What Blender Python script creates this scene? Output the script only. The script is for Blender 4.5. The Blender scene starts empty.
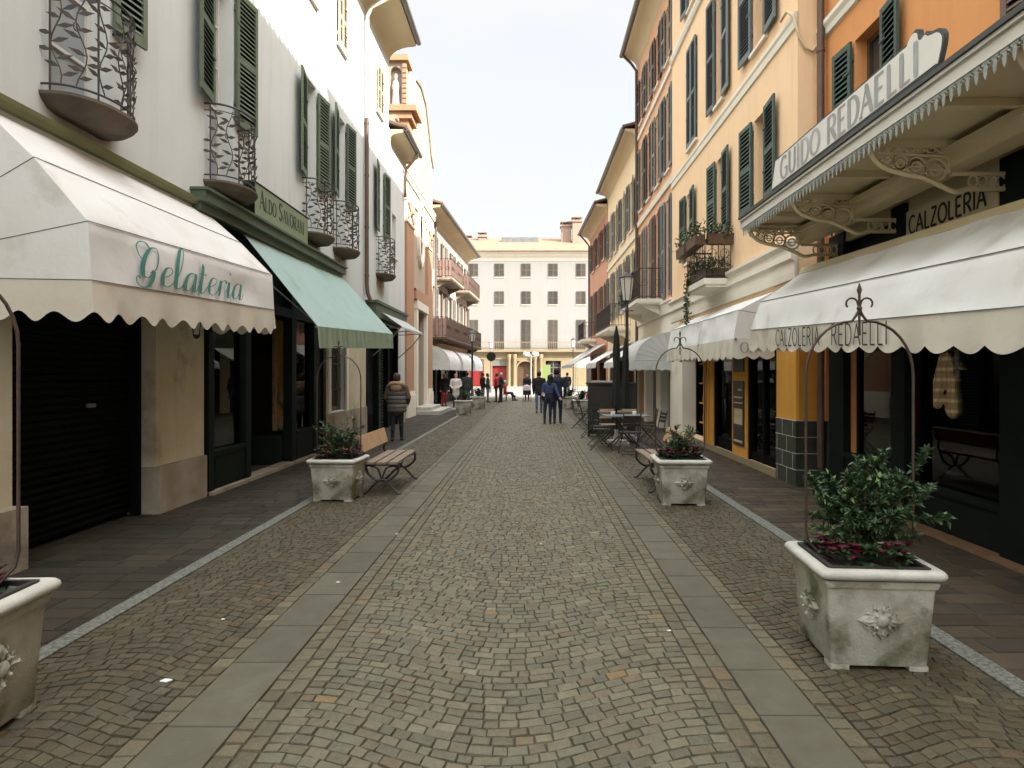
import bpy, bmesh, math, random
import numpy as np
from mathutils import Vector, Matrix, noise
random.seed(7)
PI = math.pi
R = math.radians
scene = bpy.context.scene
col = scene.collection

# ------------------------------------------------------------------ materials
def hexl(h):
    h = h.lstrip('#')
    o = []
    for i in (0, 2, 4):
        c = int(h[i:i+2], 16) / 255
        o.append(c/12.92 if c <= .04045 else ((c+.055)/1.055)**2.4)
    return tuple(o)

def mat(name, c, rough=.8, c2=None, nscale=3., namt=1., c3=None, n3scale=.6, n3lo=.55, n3hi=.7,
        bump=0., bscale=60., metal=0., vcol=False, spec=.3, detail=6.):
    m = bpy.data.materials.new(name); m.use_nodes = True
    nt = m.node_tree; N = nt.nodes; L = nt.links
    b = N['Principled BSDF']
    b.inputs['Roughness'].default_value = rough
    b.inputs['Metallic'].default_value = metal
    b.inputs['Specular IOR Level'].default_value = spec
    tc = N.new('ShaderNodeTexCoord')
    def noise_(s, d=detail):
        n = N.new('ShaderNodeTexNoise'); n.inputs['Scale'].default_value = s
        n.inputs['Detail'].default_value = d; n.inputs['Roughness'].default_value = .6
        L.new(tc.outputs['Object'], n.inputs['Vector']); return n
    def mixc(a, bcol, fac, mode='MIX'):
        x = N.new('ShaderNodeMix'); x.data_type = 'RGBA'; x.blend_type = mode
        for s, v in ((x.inputs[6], a), (x.inputs[7], bcol)):
            if isinstance(v, tuple): s.default_value = (*v, 1)
            else: L.new(v, s)
        if isinstance(fac, float): x.inputs[0].default_value = fac
        else: L.new(fac, x.inputs[0])
        return x.outputs[2]
    def ramp(src, lo, hi):
        r = N.new('ShaderNodeMapRange'); r.inputs[1].default_value = lo; r.inputs[2].default_value = hi
        L.new(src, r.inputs[0]); return r.outputs[0]
    cur = c
    if vcol:
        a = N.new('ShaderNodeAttribute'); a.attribute_name = 'Col'; cur = a.outputs['Color']
    if c2 is not None:
        f = ramp(noise_(nscale).outputs[0], .5-.25/namt, .5+.25/namt)
        if vcol: cur = mixc(cur, c2, f, 'MULTIPLY')
        else: cur = mixc(cur, c2, f)
    if c3 is not None:
        f = ramp(noise_(n3scale, 8.).outputs[0], n3lo, n3hi)
        cur = mixc(cur, c3, f)
    if name.startswith('plaster'):      # faint rain streaks of their own shape
        mpn = N.new('ShaderNodeMapping'); mpn.inputs['Scale'].default_value = (5., 5., .35); L.new(tc.outputs['Object'], mpn.inputs['Vector'])
        ns = N.new('ShaderNodeTexNoise'); ns.inputs['Scale'].default_value = 1.; ns.inputs['Detail'].default_value = 7.; L.new(mpn.outputs[0], ns.inputs['Vector'])
        f = N.new('ShaderNodeMapRange'); f.inputs[1].default_value = .50; f.inputs[2].default_value = .74; f.inputs[4].default_value = .36; L.new(ns.outputs[0], f.inputs[0])
        cur = mixc(cur, (.80, .77, .71), f.outputs[0], 'MULTIPLY')
    if name.startswith('shutter'):      # each leaf has weathered a little differently
        oi = N.new('ShaderNodeObjectInfo'); hv = N.new('ShaderNodeHueSaturation'); f = N.new('ShaderNodeMapRange'); f.inputs[3].default_value = .72; f.inputs[4].default_value = 1.3
        L.new(oi.outputs['Random'], f.inputs[0]); L.new(f.outputs[0], hv.inputs['Value'])
        if isinstance(cur, tuple): hv.inputs['Color'].default_value = (*cur, 1)
        else: L.new(cur, hv.inputs['Color'])
        cur = hv.outputs[0]
    if isinstance(cur, tuple): b.inputs['Base Color'].default_value = (*cur, 1)
    else: L.new(cur, b.inputs['Base Color'])
    if bump:
        bn = N.new('ShaderNodeBump'); bn.inputs['Strength'].default_value = bump
        bn.inputs['Distance'].default_value = .01
        L.new(noise_(bscale).outputs[0], bn.inputs['Height']); L.new(bn.outputs[0], b.inputs['Normal'])
    return m

def canvas(name, c, c2, trans=.3):
    m = mat(name, c, .9, c2, 1.3, 1., tuple(v*q for v, q in zip(c2, (.66, .63, .56))), 1.7, .56, .80, bump=.6, bscale=6., spec=.1)
    nt = m.node_tree; N = nt.nodes; L = nt.links
    b = N['Principled BSDF']; out = N['Material Output']
    t = N.new('ShaderNodeBsdfTranslucent'); t.inputs[0].default_value = (*c, 1)
    mx = N.new('ShaderNodeMixShader'); mx.inputs[0].default_value = trans
    L.new(b.outputs[0], mx.inputs[1]); L.new(t.outputs[0], mx.inputs[2]); L.new(mx.outputs[0], out.inputs[0])
    return m

def glass(name, tint=(.75, .8, .78), refl=1.5):
    m = bpy.data.materials.new(name); m.use_nodes = True
    nt = m.node_tree; N = nt.nodes; L = nt.links; N.remove(N['Principled BSDF'])
    out = N['Material Output']
    t = N.new('ShaderNodeBsdfTransparent'); t.inputs[0].default_value = (*tint, 1)
    g = N.new('ShaderNodeBsdfGlossy'); g.inputs['Roughness'].default_value = .015
    f = N.new('ShaderNodeFresnel'); f.inputs[0].default_value = refl
    mx = N.new('ShaderNodeMixShader')
    L.new(f.outputs[0], mx.inputs[0]); L.new(t.outputs[0], mx.inputs[1]); L.new(g.outputs[0], mx.inputs[2])
    L.new(mx.outputs[0], out.inputs[0])
    return m

M = {}
M['cream'] = mat('plaster_cream', (.575, .608, .592), .95, (.52, .545, .522), .9, .8, (.45, .40, .30), .55, .66, .85, .35, 55)
M['creamw'] = mat('plaster_white', (.63, .64, .62), .95, (.57, .57, .54), .9, .8, bump=.3, bscale=55)
M['creamlow'] = mat('plaster_worn', (.56, .51, .37), .95, (.44, .38, .25), 1.1, 1.4, (.2, .17, .12), .9, .56, .72, .5, 40)
M['orange'] = mat('plaster_orange', (.64, .29, .105), .95, (.57, .25, .09), .7, .8, (.55, .3, .15), .5, .62, .85, .3, 55)
M['yellow'] = mat('plaster_yellow', (.83, .585, .36), .95, (.76, .525, .305), .6, .8, (.80, .63, .45), .4, .6, .85, .3, 55)
M['ochre'] = mat('plaster_ochre', (.66, .33, .055), .9, (.55, .26, .04), .9, .8, bump=.25, bscale=50)
M['salmon'] = mat('plaster_salmon', (.70, .42, .26), .95, (.63, .37, .22), .7, .8, (.6, .36, .2), .5, .6, .85, .3, 50)
M['palehon'] = mat('plaster_pale_yellow', (.80, .66, .43), .95, (.74, .6, .38), .7, .8, bump=.3, bscale=50)
M['rose'] = mat('plaster_rose', (.58, .31, .2), .95, (.52, .27, .17), .7, .8, bump=.3, bscale=50)
M['pinkw'] = mat('plaster_pink_white', (.46, .37, .31), .95, (.41, .32, .265), .6, .8, bump=.2, bscale=40)
M['facade'] = mat('plaster_ivory', (.275, .265, .248), .95, (.25, .24, .22), .4, .8, bump=.2, bscale=30)
M['sand'] = mat('sandstone', (.29, .225, .13), .9, (.23, .175, .10), .8, .9, bump=.3, bscale=40)
M['trim'] = mat('trim_stucco', (.74, .69, .58), .9, (.66, .60, .48), 1.2, .9, (.42, .36, .26), .8, .62, .8, .25, 50)
M['soffit'] = mat('soffit_cream', (.60, .50, .33), .9, (.5, .4, .25), 1., .8, bump=.15, bscale=30)
M['stone'] = mat('plinth_stone', (.36, .32, .25), .85, (.22, .18, .12), 2.2, 1.3, (.12, .10, .075), 1.1, .56, .7, .4, 50)
M['slabst'] = mat('balcony_stone', (.15, .12, .085), .9, (.09, .07, .052), 3., 1.3, (.07, .06, .05), 2, .5, .7, .5, 40)
M['churchw'] = mat('plaster_church', (.40, .33, .255), .95, (.35, .285, .215), .8, .9, bump=.25, bscale=50)
M['peach'] = mat('stucco_peach', (.42, .24, .145), .95, (.36, .205, .12), .9, .9, bump=.25, bscale=50)
M['tile'] = mat('plinth_tile', (.028, .033, .025), .45, (.05, .055, .043), 3., 1.2, bump=.15, bscale=20, spec=.4)
M['grout'] = mat('grout', (.36, .35, .3), .9)
M['shgreen'] = mat('shutter_green', (.085, .118, .072), .65, (.125, .155, .105), 5, 1.2, bump=.15, bscale=40)
M['shgreen2'] = mat('shutter_dark_green', (.035, .065, .05), .55, (.06, .095, .075), 5, 1.2)
M['shblue'] = mat('shutter_blue_grey', (.115, .138, .14), .6, (.16, .18, .175), 4, 1.2)
M['shbrown'] = mat('shutter_brown', (.09, .06, .04), .6, (.13, .085, .06), 4, 1.2)
M['shgrey'] = mat('shutter_grey', (.17, .165, .14), .6, (.22, .2, .17), 4, 1.2)
M['shbeige'] = mat('shutter_beige', (.5, .44, .33), .7, (.42, .36, .26), 4, 1.2)
M['shrose'] = mat('shutter_rose_brown', (.26, .17, .14), .7, (.33, .22, .18), 4, 1.2)
M['woodw'] = mat('window_wood_white', (.55, .54, .5), .5, (.48, .47, .42), 6, 1)
M['pane'] = mat('pane_dark', (.03, .036, .036), .06, spec=.6)
M['panel'] = mat('pane_curtain', (.30, .33, .33), .12, (.22, .25, .26), 1.2, 1.2, spec=.6)
M['glass'] = glass('shop_glass')
M['iron'] = mat('wrought_iron', (.022, .02, .02), .5, (.045, .035, .03), 9, 1.2, spec=.5)
M['rust'] = mat('rusty_iron', (.045, .028, .022), .6, (.075, .045, .03), 14, 1.3, bump=.2, bscale=80)
M['pipe'] = mat('copper_pipe', (.13, .085, .06), .5, (.09, .06, .045), 3, 1., metal=.3)
M['zinc'] = mat('zinc_grey', (.22, .22, .21), .45, (.16, .16, .15), 2., 1., metal=.4)
M['dgreen'] = mat('shopfront_green', (.005, .0095, .007), .6, (.008, .0135, .010), 3, 1.2, spec=.1)
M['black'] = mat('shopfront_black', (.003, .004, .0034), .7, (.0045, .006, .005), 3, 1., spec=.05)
M['fgreen'] = mat('fascia_green', (.055, .085, .055), .55, (.075, .105, .07), 2.5, 1.)
M['sgreen'] = mat('sign_green', (.165, .215, .125), .5, (.19, .235, .145), 1.5, 1.)
M['sdark'] = mat('lettering_dark', (.025, .035, .025), .6)
M['olive'] = mat('olive_moulding', (.19, .19, .085), .7, (.14, .145, .07), 3, 1.)
M['awhite'] = canvas('awning_white', (.74, .74, .715), (.64, .63, .58), .12)
M['aval'] = canvas('awning_valance', (.68, .65, .56), (.56, .51, .40), .15)
M['agreen'] = canvas('awning_mint', (.41, .54, .50), (.36, .49, .45), .25)
M['agreenv'] = canvas('awning_mint_valance', (.33, .40, .29), (.26, .32, .22), .3)
M['agrey'] = canvas('awning_grey', (.60, .61, .58), (.52, .53, .5), .25)
M['seam'] = mat('awning_piping', (.09, .085, .075), .8)
M['teal'] = mat('lettering_teal', (.045, .195, .16), .7, (.07, .24, .2), 6, 1.)
M['lgrey'] = mat('lettering_grey', (.25, .235, .21), .7, (.40, .41, .42), 2.2, 1.4)
M['lblack'] = mat('lettering_black', (.025, .025, .022), .7)
M['signw'] = mat('sign_enamel', (.68, .665, .61), .5, (.6, .575, .5), 1.6, 1.1)
M['signc'] = mat('sign_aged_cream', (.60, .51, .34), .6, (.48, .40, .25), 2., 1.2)
M['signe'] = mat('sign_edge', (.06, .065, .06), .6)
M['ccream'] = mat('canopy_cream', (.56, .48, .31), .6, (.46, .37, .21), 1.6, 1.3, (.3, .2, .09), 1.2, .62, .8)
M['cgrey'] = mat('canopy_ironwork', (.22, .235, .205), .6, (.33, .34, .305), 7, 1.2)
M['trav'] = mat('planter_stone', (.47, .46, .385), .85, (.27, .25, .18), 3.6, 1.6, (.085, .095, .038), 3.1, .50, .66, .6, 70)
M['rim'] = mat('planter_rim', (.52, .51, .45), .8, (.36, .35, .29), 6., 1., (.24, .26, .17), 3, .6, .8, .4, 80)
M['soil'] = mat('soil', (.03, .022, .015), 1., (.05, .035, .022), 20, 1.)
M['leaf'] = mat('leaf_green', (.022, .047, .015), .6, (.045, .085, .028), 9, 1.2, spec=.4)
M['leafd'] = mat('leaf_dark', (.016, .037, .014), .45, (.05, .085, .035), 9, 1.2, spec=.4)
M['leafy'] = mat('leaf_young', (.15, .21, .07), .5, (.10, .16, .05), 9, 1.2)
M['redfl'] = mat('petal_crimson', (.11, .006, .02), .6, (.06, .004, .012), 12, 1.2)
M['whitefl'] = mat('petal_pale', (.62, .5, .42), .6)
M['bark'] = mat('bark', (.06, .045, .03), .9, (.1, .075, .05), 12, 1.2)
M['benchw'] = mat('bench_wood', (.44, .29, .16), .6, (.33, .2, .1), 5, 1.2)
M['benchs'] = mat('bench_weathered', (.23, .18, .13), .7, (.16, .12, .085), 5, 1.2)
M['chairw'] = mat('chair_wood', (.36, .24, .15), .6, (.27, .17, .1), 5, 1.2)
M['darkw'] = mat('dark_panel_wood', (.018, .018, .015), .55, (.03, .028, .022), 5, 1.2)
M['umb'] = mat('umbrella_black', (.011, .013, .010), .9, (.018, .019, .015), 5, 1.2)
M['conc'] = mat('concrete', (.42, .40, .34), .9, (.34, .32, .27), 8, 1.2, bump=.3, bscale=60)
M['lampg'] = canvas('lamp_glass', (.82, .80, .74), (.78, .76, .68), .5)
M['terra'] = mat('roof_terracotta', (.27, .16, .105), .9, (.20, .125, .085), 1.6, 1.3, (.2, .17, .13), .9, .58, .75)
M['rooftile'] = mat('roof_brown', (.16, .10, .07), .9, (.11, .075, .055), 2, 1.2)
M['brick'] = mat('chimney_brick', (.34, .25, .19), .9, (.26, .19, .15), 6, 1.2)
M['shtaupe'] = mat('shutter_taupe', (.070, .058, .046), .65, (.09, .075, .06), 4, 1.2)
M['reddoor'] = mat('red_shutter', (.25, .014, .008), .55, (.2, .012, .007), 3, 1.)
M['wood'] = mat('door_wood', (.11, .065, .035), .6, (.075, .042, .024), 4, 1.2)
M['greydoor'] = mat('door_grey_green', (.20, .22, .175), .6, (.16, .18, .14), 3, 1.)
M['tan'] = mat('threshold_tan', (.22, .13, .07), .7, (.15, .09, .05), 6, 1.2)
M['inter'] = mat('shop_interior', (.045, .036, .026), .9, (.09, .065, .04), 1.4, 1.3)
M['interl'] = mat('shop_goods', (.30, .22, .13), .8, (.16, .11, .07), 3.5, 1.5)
M['poster'] = mat('poster_dark', (.03, .028, .024), .5, (.06, .05, .04), 3, 1.2)
M['paper'] = mat('paper_buff', (.5, .42, .28), .8)
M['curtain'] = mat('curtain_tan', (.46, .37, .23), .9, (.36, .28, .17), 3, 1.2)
M['amber_reflection'] = mat('backdrop_amber_reflection', (.55, .27, .07), .8, (.42, .2, .06), 1.6, 1.3, (.2, .12, .05), 3., .55, .7)
M['globe'] = mat('globe_opal', (.45, .45, .42), .3)
M['lime'] = mat('lime_sign', (.17, .22, .075), .7)
M['mortar'] = mat('mortar', (.042, .038, .028), .95, (.062, .056, .043), 7, 1.2, (.15, .14, .115), 6., .62, .72)
M['mortarl'] = mat('mortar_pale', (.14, .13, .10), .95, (.085, .078, .06), 3, 1.3)
M['sett'] = mat('porphyry_sett', (.1, .1, .1), .58, (.74, .73, .70), 28, 1.3, bump=.9, bscale=38, vcol=True, spec=.4)
M['flag'] = mat('flagstone', (.1, .1, .1), .68, (.76, .74, .70), 5, 1.4, bump=.35, bscale=70, vcol=True, spec=.3)
M['granite'] = mat('granite_strip', (.185, .188, .16), .8, (.075, .078, .062), 38, 2.4, bump=.2, bscale=90)
M['piazza'] = mat('piazza_paving', (.22, .205, .18), .85, (.18, .165, .148), 1.2, 1., bump=.2, bscale=20)
M['litter'] = mat('litter_paper', (.7, .7, .7), .8)
M['skin'] = mat('skin', (.42, .25, .18), .6)
M['hairb'] = mat('hair_brown', (.05, .033, .022), .6)
M['hairk'] = mat('hair_dark', (.018, .014, .012), .6)
M['hairl'] = mat('hair_grey', (.4, .38, .35), .6)
M['cblack'] = mat('cloth_black', (.014, .014, .016), .9, (.022, .022, .024), 12, 1.2)
M['cnavy'] = mat('cloth_navy', (.016, .020, .034), .9, (.026, .032, .05), 12, 1.2)
M['cjean'] = mat('cloth_denim', (.055, .085, .15), .9, (.09, .125, .2), 9, 1.2)
M['cblue'] = mat('cloth_blue', (.03, .048, .11), .9, (.05, .07, .14), 9, 1.2)
M['cred'] = mat('cloth_red', (.36, .022, .022), .9, (.28, .02, .02), 9, 1.2)
M['cwhite'] = mat('cloth_white', (.62, .58, .52), .9, (.52, .48, .43), 9, 1.2)
M['cgreen'] = mat('cloth_dark_green', (.022, .035, .026), .9, (.035, .05, .036), 9, 1.2)
M['cgrey'+'c'] = mat('cloth_grey', (.1, .1, .1), .9, (.14, .14, .135), 9, 1.2)
M['cpuff'] = mat('cloth_olive_brown', (.07, .055, .042), .8, (.11, .09, .07), 6, 1.2, bump=.3, bscale=12)
M['cfur'] = mat('hood_fur', (.36, .26, .15), 1., (.24, .16, .09), 22, 1.3, bump=1., bscale=70)
M['ctan_plain'] = mat('cloth_camel', (.33, .23, .10), .9, (.22, .14, .06), 9, 1.4)
M['corng'] = mat('cloth_rust', (.62, .22, .07), .9, (.36, .11, .04), 9, 1.4)
M['shoe'] = mat('shoe_leather', (.02, .016, .013), .45)
M['shoet'] = mat('shoe_tan', (.42, .30, .2), .5)
M['denimhang'] = mat('cloth_hanging_blue', (.07, .10, .18), .9, (.11, .14, .22), 4, 1.2)

def checked(name, a, b_, c):
    m = mat(name, a, .9); nt = m.node_tree; N = nt.nodes; L = nt.links; tc = N.new('ShaderNodeTexCoord')
    cur = None
    for ax, sc in (('X', 9.), ('Z', 9.), ('Z', 4.5)):
        wv = N.new('ShaderNodeTexWave'); wv.bands_direction = ax; wv.inputs['Scale'].default_value = sc/1.6; wv.inputs['Distortion'].default_value = .6
        L.new(tc.outputs['Object'], wv.inputs['Vector'])
        mx = N.new('ShaderNodeMix'); mx.data_type = 'RGBA'; mp = N.new('ShaderNodeMapRange'); mp.inputs[1].default_value = .6; mp.inputs[2].default_value = .8; mp.inputs[4].default_value = .7
        L.new(wv.outputs['Fac'], mp.inputs[0]); L.new(mp.outputs[0], mx.inputs[0])
        if cur is None: mx.inputs[6].default_value = (*a, 1)
        else: L.new(cur, mx.inputs[6])
        mx.inputs[7].default_value = (*(c if ax == 'X' else b_), 1); cur = mx.outputs[2]
    L.new(cur, N['Principled BSDF'].inputs['Base Color']); return m
M['ctan'] = checked('cloth_camel_check', (.78, .62, .36), (.34, .21, .10), (.5, .4, .25))
M['cscarf'] = mat('cloth_scarf', (.28, .26, .22), .9, (.08, .07, .06), 14, 1.4)

# ------------------------------------------------------------------ mesh builder
class Fr:
    """Street-side frame: u along the wall, w out from it into the street, z up."""
    def __init__(s, p0, d, n):
        s.p0 = p0; s.d = d; s.n = n
    def __call__(s, p):
        u, w, z = p
        return (s.p0[0]+s.d[0]*u+s.n[0]*w, s.p0[1]+s.d[1]*u+s.n[1]*w, z)

def straight(X, side):            # side +1: right-hand wall (faces -X)
    return Fr((X, 0.), (0., 1.), (-1.*side, 0.))
def between(a, b, side):
    l = math.hypot(b[0]-a[0], b[1]-a[1]); d = ((b[0]-a[0])/l, (b[1]-a[1])/l)
    n = (-d[1], d[0]) if side > 0 else (d[1], -d[0])
    return Fr(a, d, n)
IDF = lambda p: p

class MB:
    def __init__(s, f=None):
        s.f = f or IDF; s.v = []; s.fc = []; s.mi = []; s.cur = 0
    def vert(s, p):
        s.v.append(s.f(p)); return len(s.v)-1
    def face(s, idx):
        s.fc.append(tuple(idx)); s.mi.append(s.cur)
    def poly(s, pts):
        s.face([s.vert(p) for p in pts])
    def box(s, a0, a1, b0, b1, c0, c1):
        i = len(s.v)
        for z in (c0, c1):
            for x, y in ((a0, b0), (a1, b0), (a1, b1), (a0, b1)):
                s.vert((x, y, z))
        for q in ((0,3,2,1),(4,5,6,7),(0,1,5,4),(1,2,6,5),(2,3,7,6),(3,0,4,7)):
            s.face([i+k for k in q])
    def rings(s, rings, cap=True, closed=True):
        """rings: list of equal-length point loops, lofted."""
        n = len(rings[0]); base = len(s.v)
        for r in rings:
            for p in r: s.vert(p)
        for a in range(len(rings)-1):
            for k in range(n if closed else n-1):
                k2 = (k+1) % n
                s.face((base+a*n+k, base+a*n+k2, base+(a+1)*n+k2, base+(a+1)*n+k))
        if cap and closed:
            s.face([base+k for k in range(n)][::-1]); s.face([base+(len(rings)-1)*n+k for k in range(n)])
    def tube(s, pts, r, n=6, cap=True):
        pts = [Vector(p) for p in pts]; rs = r if isinstance(r, (list, tuple)) else [r]*len(pts)
        rings = []; prev = None
        for i, p in enumerate(pts):
            a = pts[max(i-1, 0)]; b = pts[min(i+1, len(pts)-1)]
            t = (b-a)
            if t.length < 1e-9: t = Vector((0, 0, 1))
            t.normalize()
            if prev is None:
                h = Vector((0, 0, 1)) if abs(t.z) < .9 else Vector((1, 0, 0))
                x = t.cross(h).normalized()
            else:
                x = (prev - t*prev.dot(t))
                x = x.normalized() if x.length > 1e-6 else t.orthogonal().normalized()
            prev = x; y = t.cross(x)
            rings.append([tuple(p + (x*math.cos(2*PI*k/n)+y*math.sin(2*PI*k/n))*rs[i]) for k in range(n)])
        s.rings(rings, cap)
    def lathe(s, c, prof, n=12):
        rings = [[(c[0]+r*math.cos(2*PI*k/n), c[1]+r*math.sin(2*PI*k/n), c[2]+z) for k in range(n)] for r, z in prof]
        s.rings(rings)
    def ell(s, c, rx, ry, rz, n=10, m=6):
        rings = []
        for j in range(1, m):
            a = PI*j/m - PI/2
            rings.append([(c[0]+rx*math.cos(a)*math.cos(2*PI*k/n), c[1]+ry*math.cos(a)*math.sin(2*PI*k/n), c[2]+rz*math.sin(a)) for k in range(n)])
        s.rings(rings)
    def prism(s, pts, axis, a, b):
        """2D outline extruded along axis (0,1,2) from a to b."""
        def mk(p, t):
            q = list(p); q.insert(axis, t); return tuple(q)
        s.rings([[mk(p, a) for p in pts], [mk(p, b) for p in pts]])
    def leaf(s, p, d, up, L, W, fold=.25):
        d = Vector(d).normalized(); up = Vector(up); sd = d.cross(up)
        if sd.length < 1e-5: sd = d.orthogonal()
        sd.normalize(); nn = sd.cross(d); p = Vector(p)
        a = p; m = p+d*L*.5; e = p+d*L-nn*L*.12
        i = [s.vert(tuple(q)) for q in (a, m+sd*W*.5+nn*W*fold, e, m-sd*W*.5+nn*W*fold, m)]
        s.face((i[0], i[4], i[1])); s.face((i[1], i[4], i[2])); s.face((i[0], i[3], i[4])); s.face((i[3], i[2], i[4]))
    def build(s, name, mats, parent=None, off=None, smooth=None, recalc=True, **tags):
        if not isinstance(mats, (list, tuple)): mats = [mats]
        me = bpy.data.meshes.new(name)
        o = off if off is not None else (tuple(parent_loc(parent)) if parent is not None else (0, 0, 0))
        me.from_pydata([(x-o[0], y-o[1], z-o[2]) for x, y, z in s.v], [], s.fc)
        for m in mats: me.materials.append(m)
        if len(mats) > 1: me.polygons.foreach_set('material_index', s.mi)
        if recalc:
            bm = bmesh.new(); bm.from_mesh(me); bmesh.ops.recalc_face_normals(bm, faces=bm.faces); bm.to_mesh(me); bm.free()
        if smooth is not None:
            me.polygons.foreach_set('use_smooth', [True]*len(me.polygons))
            me.set_sharp_from_angle(angle=R(smooth))
        ob = bpy.data.objects.new(name, me); col.objects.link(ob)
        if parent is not None: ob.parent = parent
        elif off is not None: ob.location = off
        for k, v in tags.items(): ob[k] = v
        return ob

_loc = {}
def parent_loc(p):
    while p.parent is not None: p = p.parent
    return _loc.get(p.name, (0, 0, 0))
def thing(name, label, cat, loc=(0, 0, 0), group=None, rz=0., local=False):
    o = bpy.data.objects.new(name, None); col.objects.link(o)
    o.empty_display_size = .2
    o.location = loc; o.rotation_euler = (0, 0, rz); _loc[o.name] = (0, 0, 0) if local else tuple(loc)
    o['label'] = label; o['category'] = cat
    if group: o['group'] = group
    return o
def tag(o, label, cat, group=None):
    o['label'] = label; o['category'] = cat
    if group: o['group'] = group
    return o
def dup(root, loc, rz=None, label=None, scale=None):
    def cp(o, par):
        c = o.copy(); col.objects.link(c); c.parent = par
        for ch in o.children: cp(ch, c)
        return c
    r = cp(root, None); r.location = loc
    if rz is not None: r.rotation_euler = (0, 0, rz)
    if label: r['label'] = label
    if scale: r.scale = (scale,)*3
    return r

# ------------------------------------------------------------------ shared building parts
_sh = {}
def shutter_mesh(w, h, m, slat=.068):
    key = (round(w, 2), round(h, 2), m.name)
    if key in _sh: return _sh[key]
    b = MB(); t = .036; st = .065
    b.box(-t/2, t/2, 0, st, 0, h); b.box(-t/2, t/2, w-st, w, 0, h)
    for z0, z1 in ((0, .11), (h*.47, h*.47+.09), (h-.08, h)):
        b.box(-t/2+.001, t/2-.001, st, w-st, z0, z1)
    for za, zb in ((.11, h*.47), (h*.47+.09, h-.08)):
        n = max(2, int((zb-za)/slat))
        for k in range(n):
            z = za+(k+.5)*(zb-za)/n
            i = len(b.v)
            for y in (st, w-st):
                for dx, dz in ((.017, -.024), (.017, -.015), (-.017, .024), (-.017, .015)):
                    b.vert((dx, y, z+dz*1.2))
            for q in ((0,1,2,3), (4,7,6,5), (0,4,5,1), (1,5,6,2), (2,6,7,3), (3,7,4,0)):
                b.face([i+x for x in q])
    b.cur = 1; b.box(-.0165, -.0125, st, w-st, .10, h-.07); b.cur = 0  # added black backing sheet paints the gaps between slats dark, as shade
    for z in (h*.15, h*.85): b.box(-.045, -t/2, 0, .03, z, z+.08)
    for k in (.3, .75): b.box(t/2, t/2+.012, .0, .16, h*k, h*k+.03)
    ob = b.build('shutter', [m, M['black']]); me = ob.data; bpy.data.objects.remove(ob)
    _sh[key] = me
    return me

def add_shutter(fr, parent, u, z, w, h, m, direction, ang):
    """hinge at u; direction -1/+1 along u; ang: degrees away from the wall plane."""
    me = shutter_mesh(w, h, m)
    o = bpy.data.objects.new('shutter', me); col.objects.link(o); o.parent = parent
    a = R(ang)
    dx = fr.d[0]*direction*math.cos(a)+fr.n[0]*math.sin(a); dy = fr.d[1]*direction*math.cos(a)+fr.n[1]*math.sin(a)
    p = Vector(fr((u, .05, z)))
    o.location = p - Vector(parent_loc(parent)); o.rotation_euler = (0, 0, math.atan2(dy, dx)-PI/2)
    # slats always slope down and out: flip so that local +X faces the street
    if (math.cos(math.atan2(dy, dx)-PI/2)*fr.n[0]+math.sin(math.atan2(dy, dx)-PI/2)*fr.n[1]) < 0:
        o.scale = (-1, 1, 1)
    return o

def window(fr, root, u0, u1, z0, z1, sh=None, shw=None, shz=None, ang=(6, 6), sides='both', recess=.16,
           frame='woodw', pane='pane', sill=True, closed=False, sillm='trim', mull=2, bars=3):
    b = MB(fr); t = .06; r = -recess
    b.box(u0, u0+t, r-.06, r, z0, z1); b.box(u1-t, u1, r-.06, r, z0, z1)
    b.box(u0+t, u1-t, r-.059, r-.001, z1-t, z1); b.box(u0+t, u1-t, r-.059, r-.001, z0, z0+t)
    if mull == 2: b.box((u0+u1)/2-.04, (u0+u1)/2+.04, r-.058, r+.008, z0+t, z1-t)
    for k in range(1, bars+1):
        z = z0+(z1-z0)*k/(bars+1); b.box(u0+t, u1-t, r-.05, r-.006, z-.018, z+.018)
    w = b.build('window', M[frame], root)
    g = MB(fr); g.box(u0+t*.8, u1-t*.8, r-.04, r-.03, z0+t*.8, z1-t*.8); g.build('pane', M[pane], w)
    if sill:
        s = MB(fr); s.box(u0-.07, u1+.07, -.02, .07, z0-.06, z0)
        s.build('sill', M[sillm], w)
    if sh:
        zz = shz or (z0, z1); ww = shw or (u1-u0)/2
        if closed:
            add_shutter(fr, w, u0, zz[0], (u1-u0)/2, zz[1]-zz[0], M[sh], +1, 0)
            add_shutter(fr, w, u1, zz[0], (u1-u0)/2, zz[1]-zz[0], M[sh], -1, 0)
        else:
            if sides in ('both', 'near'): add_shutter(fr, w, u0-.01, zz[0], ww, zz[1]-zz[0], M[sh], -1, ang[0])
            if sides in ('both', 'far'): add_shutter(fr, w, u1+.01, zz[0], ww, zz[1]-zz[0], M[sh], +1, ang[1])
    return w

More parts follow.
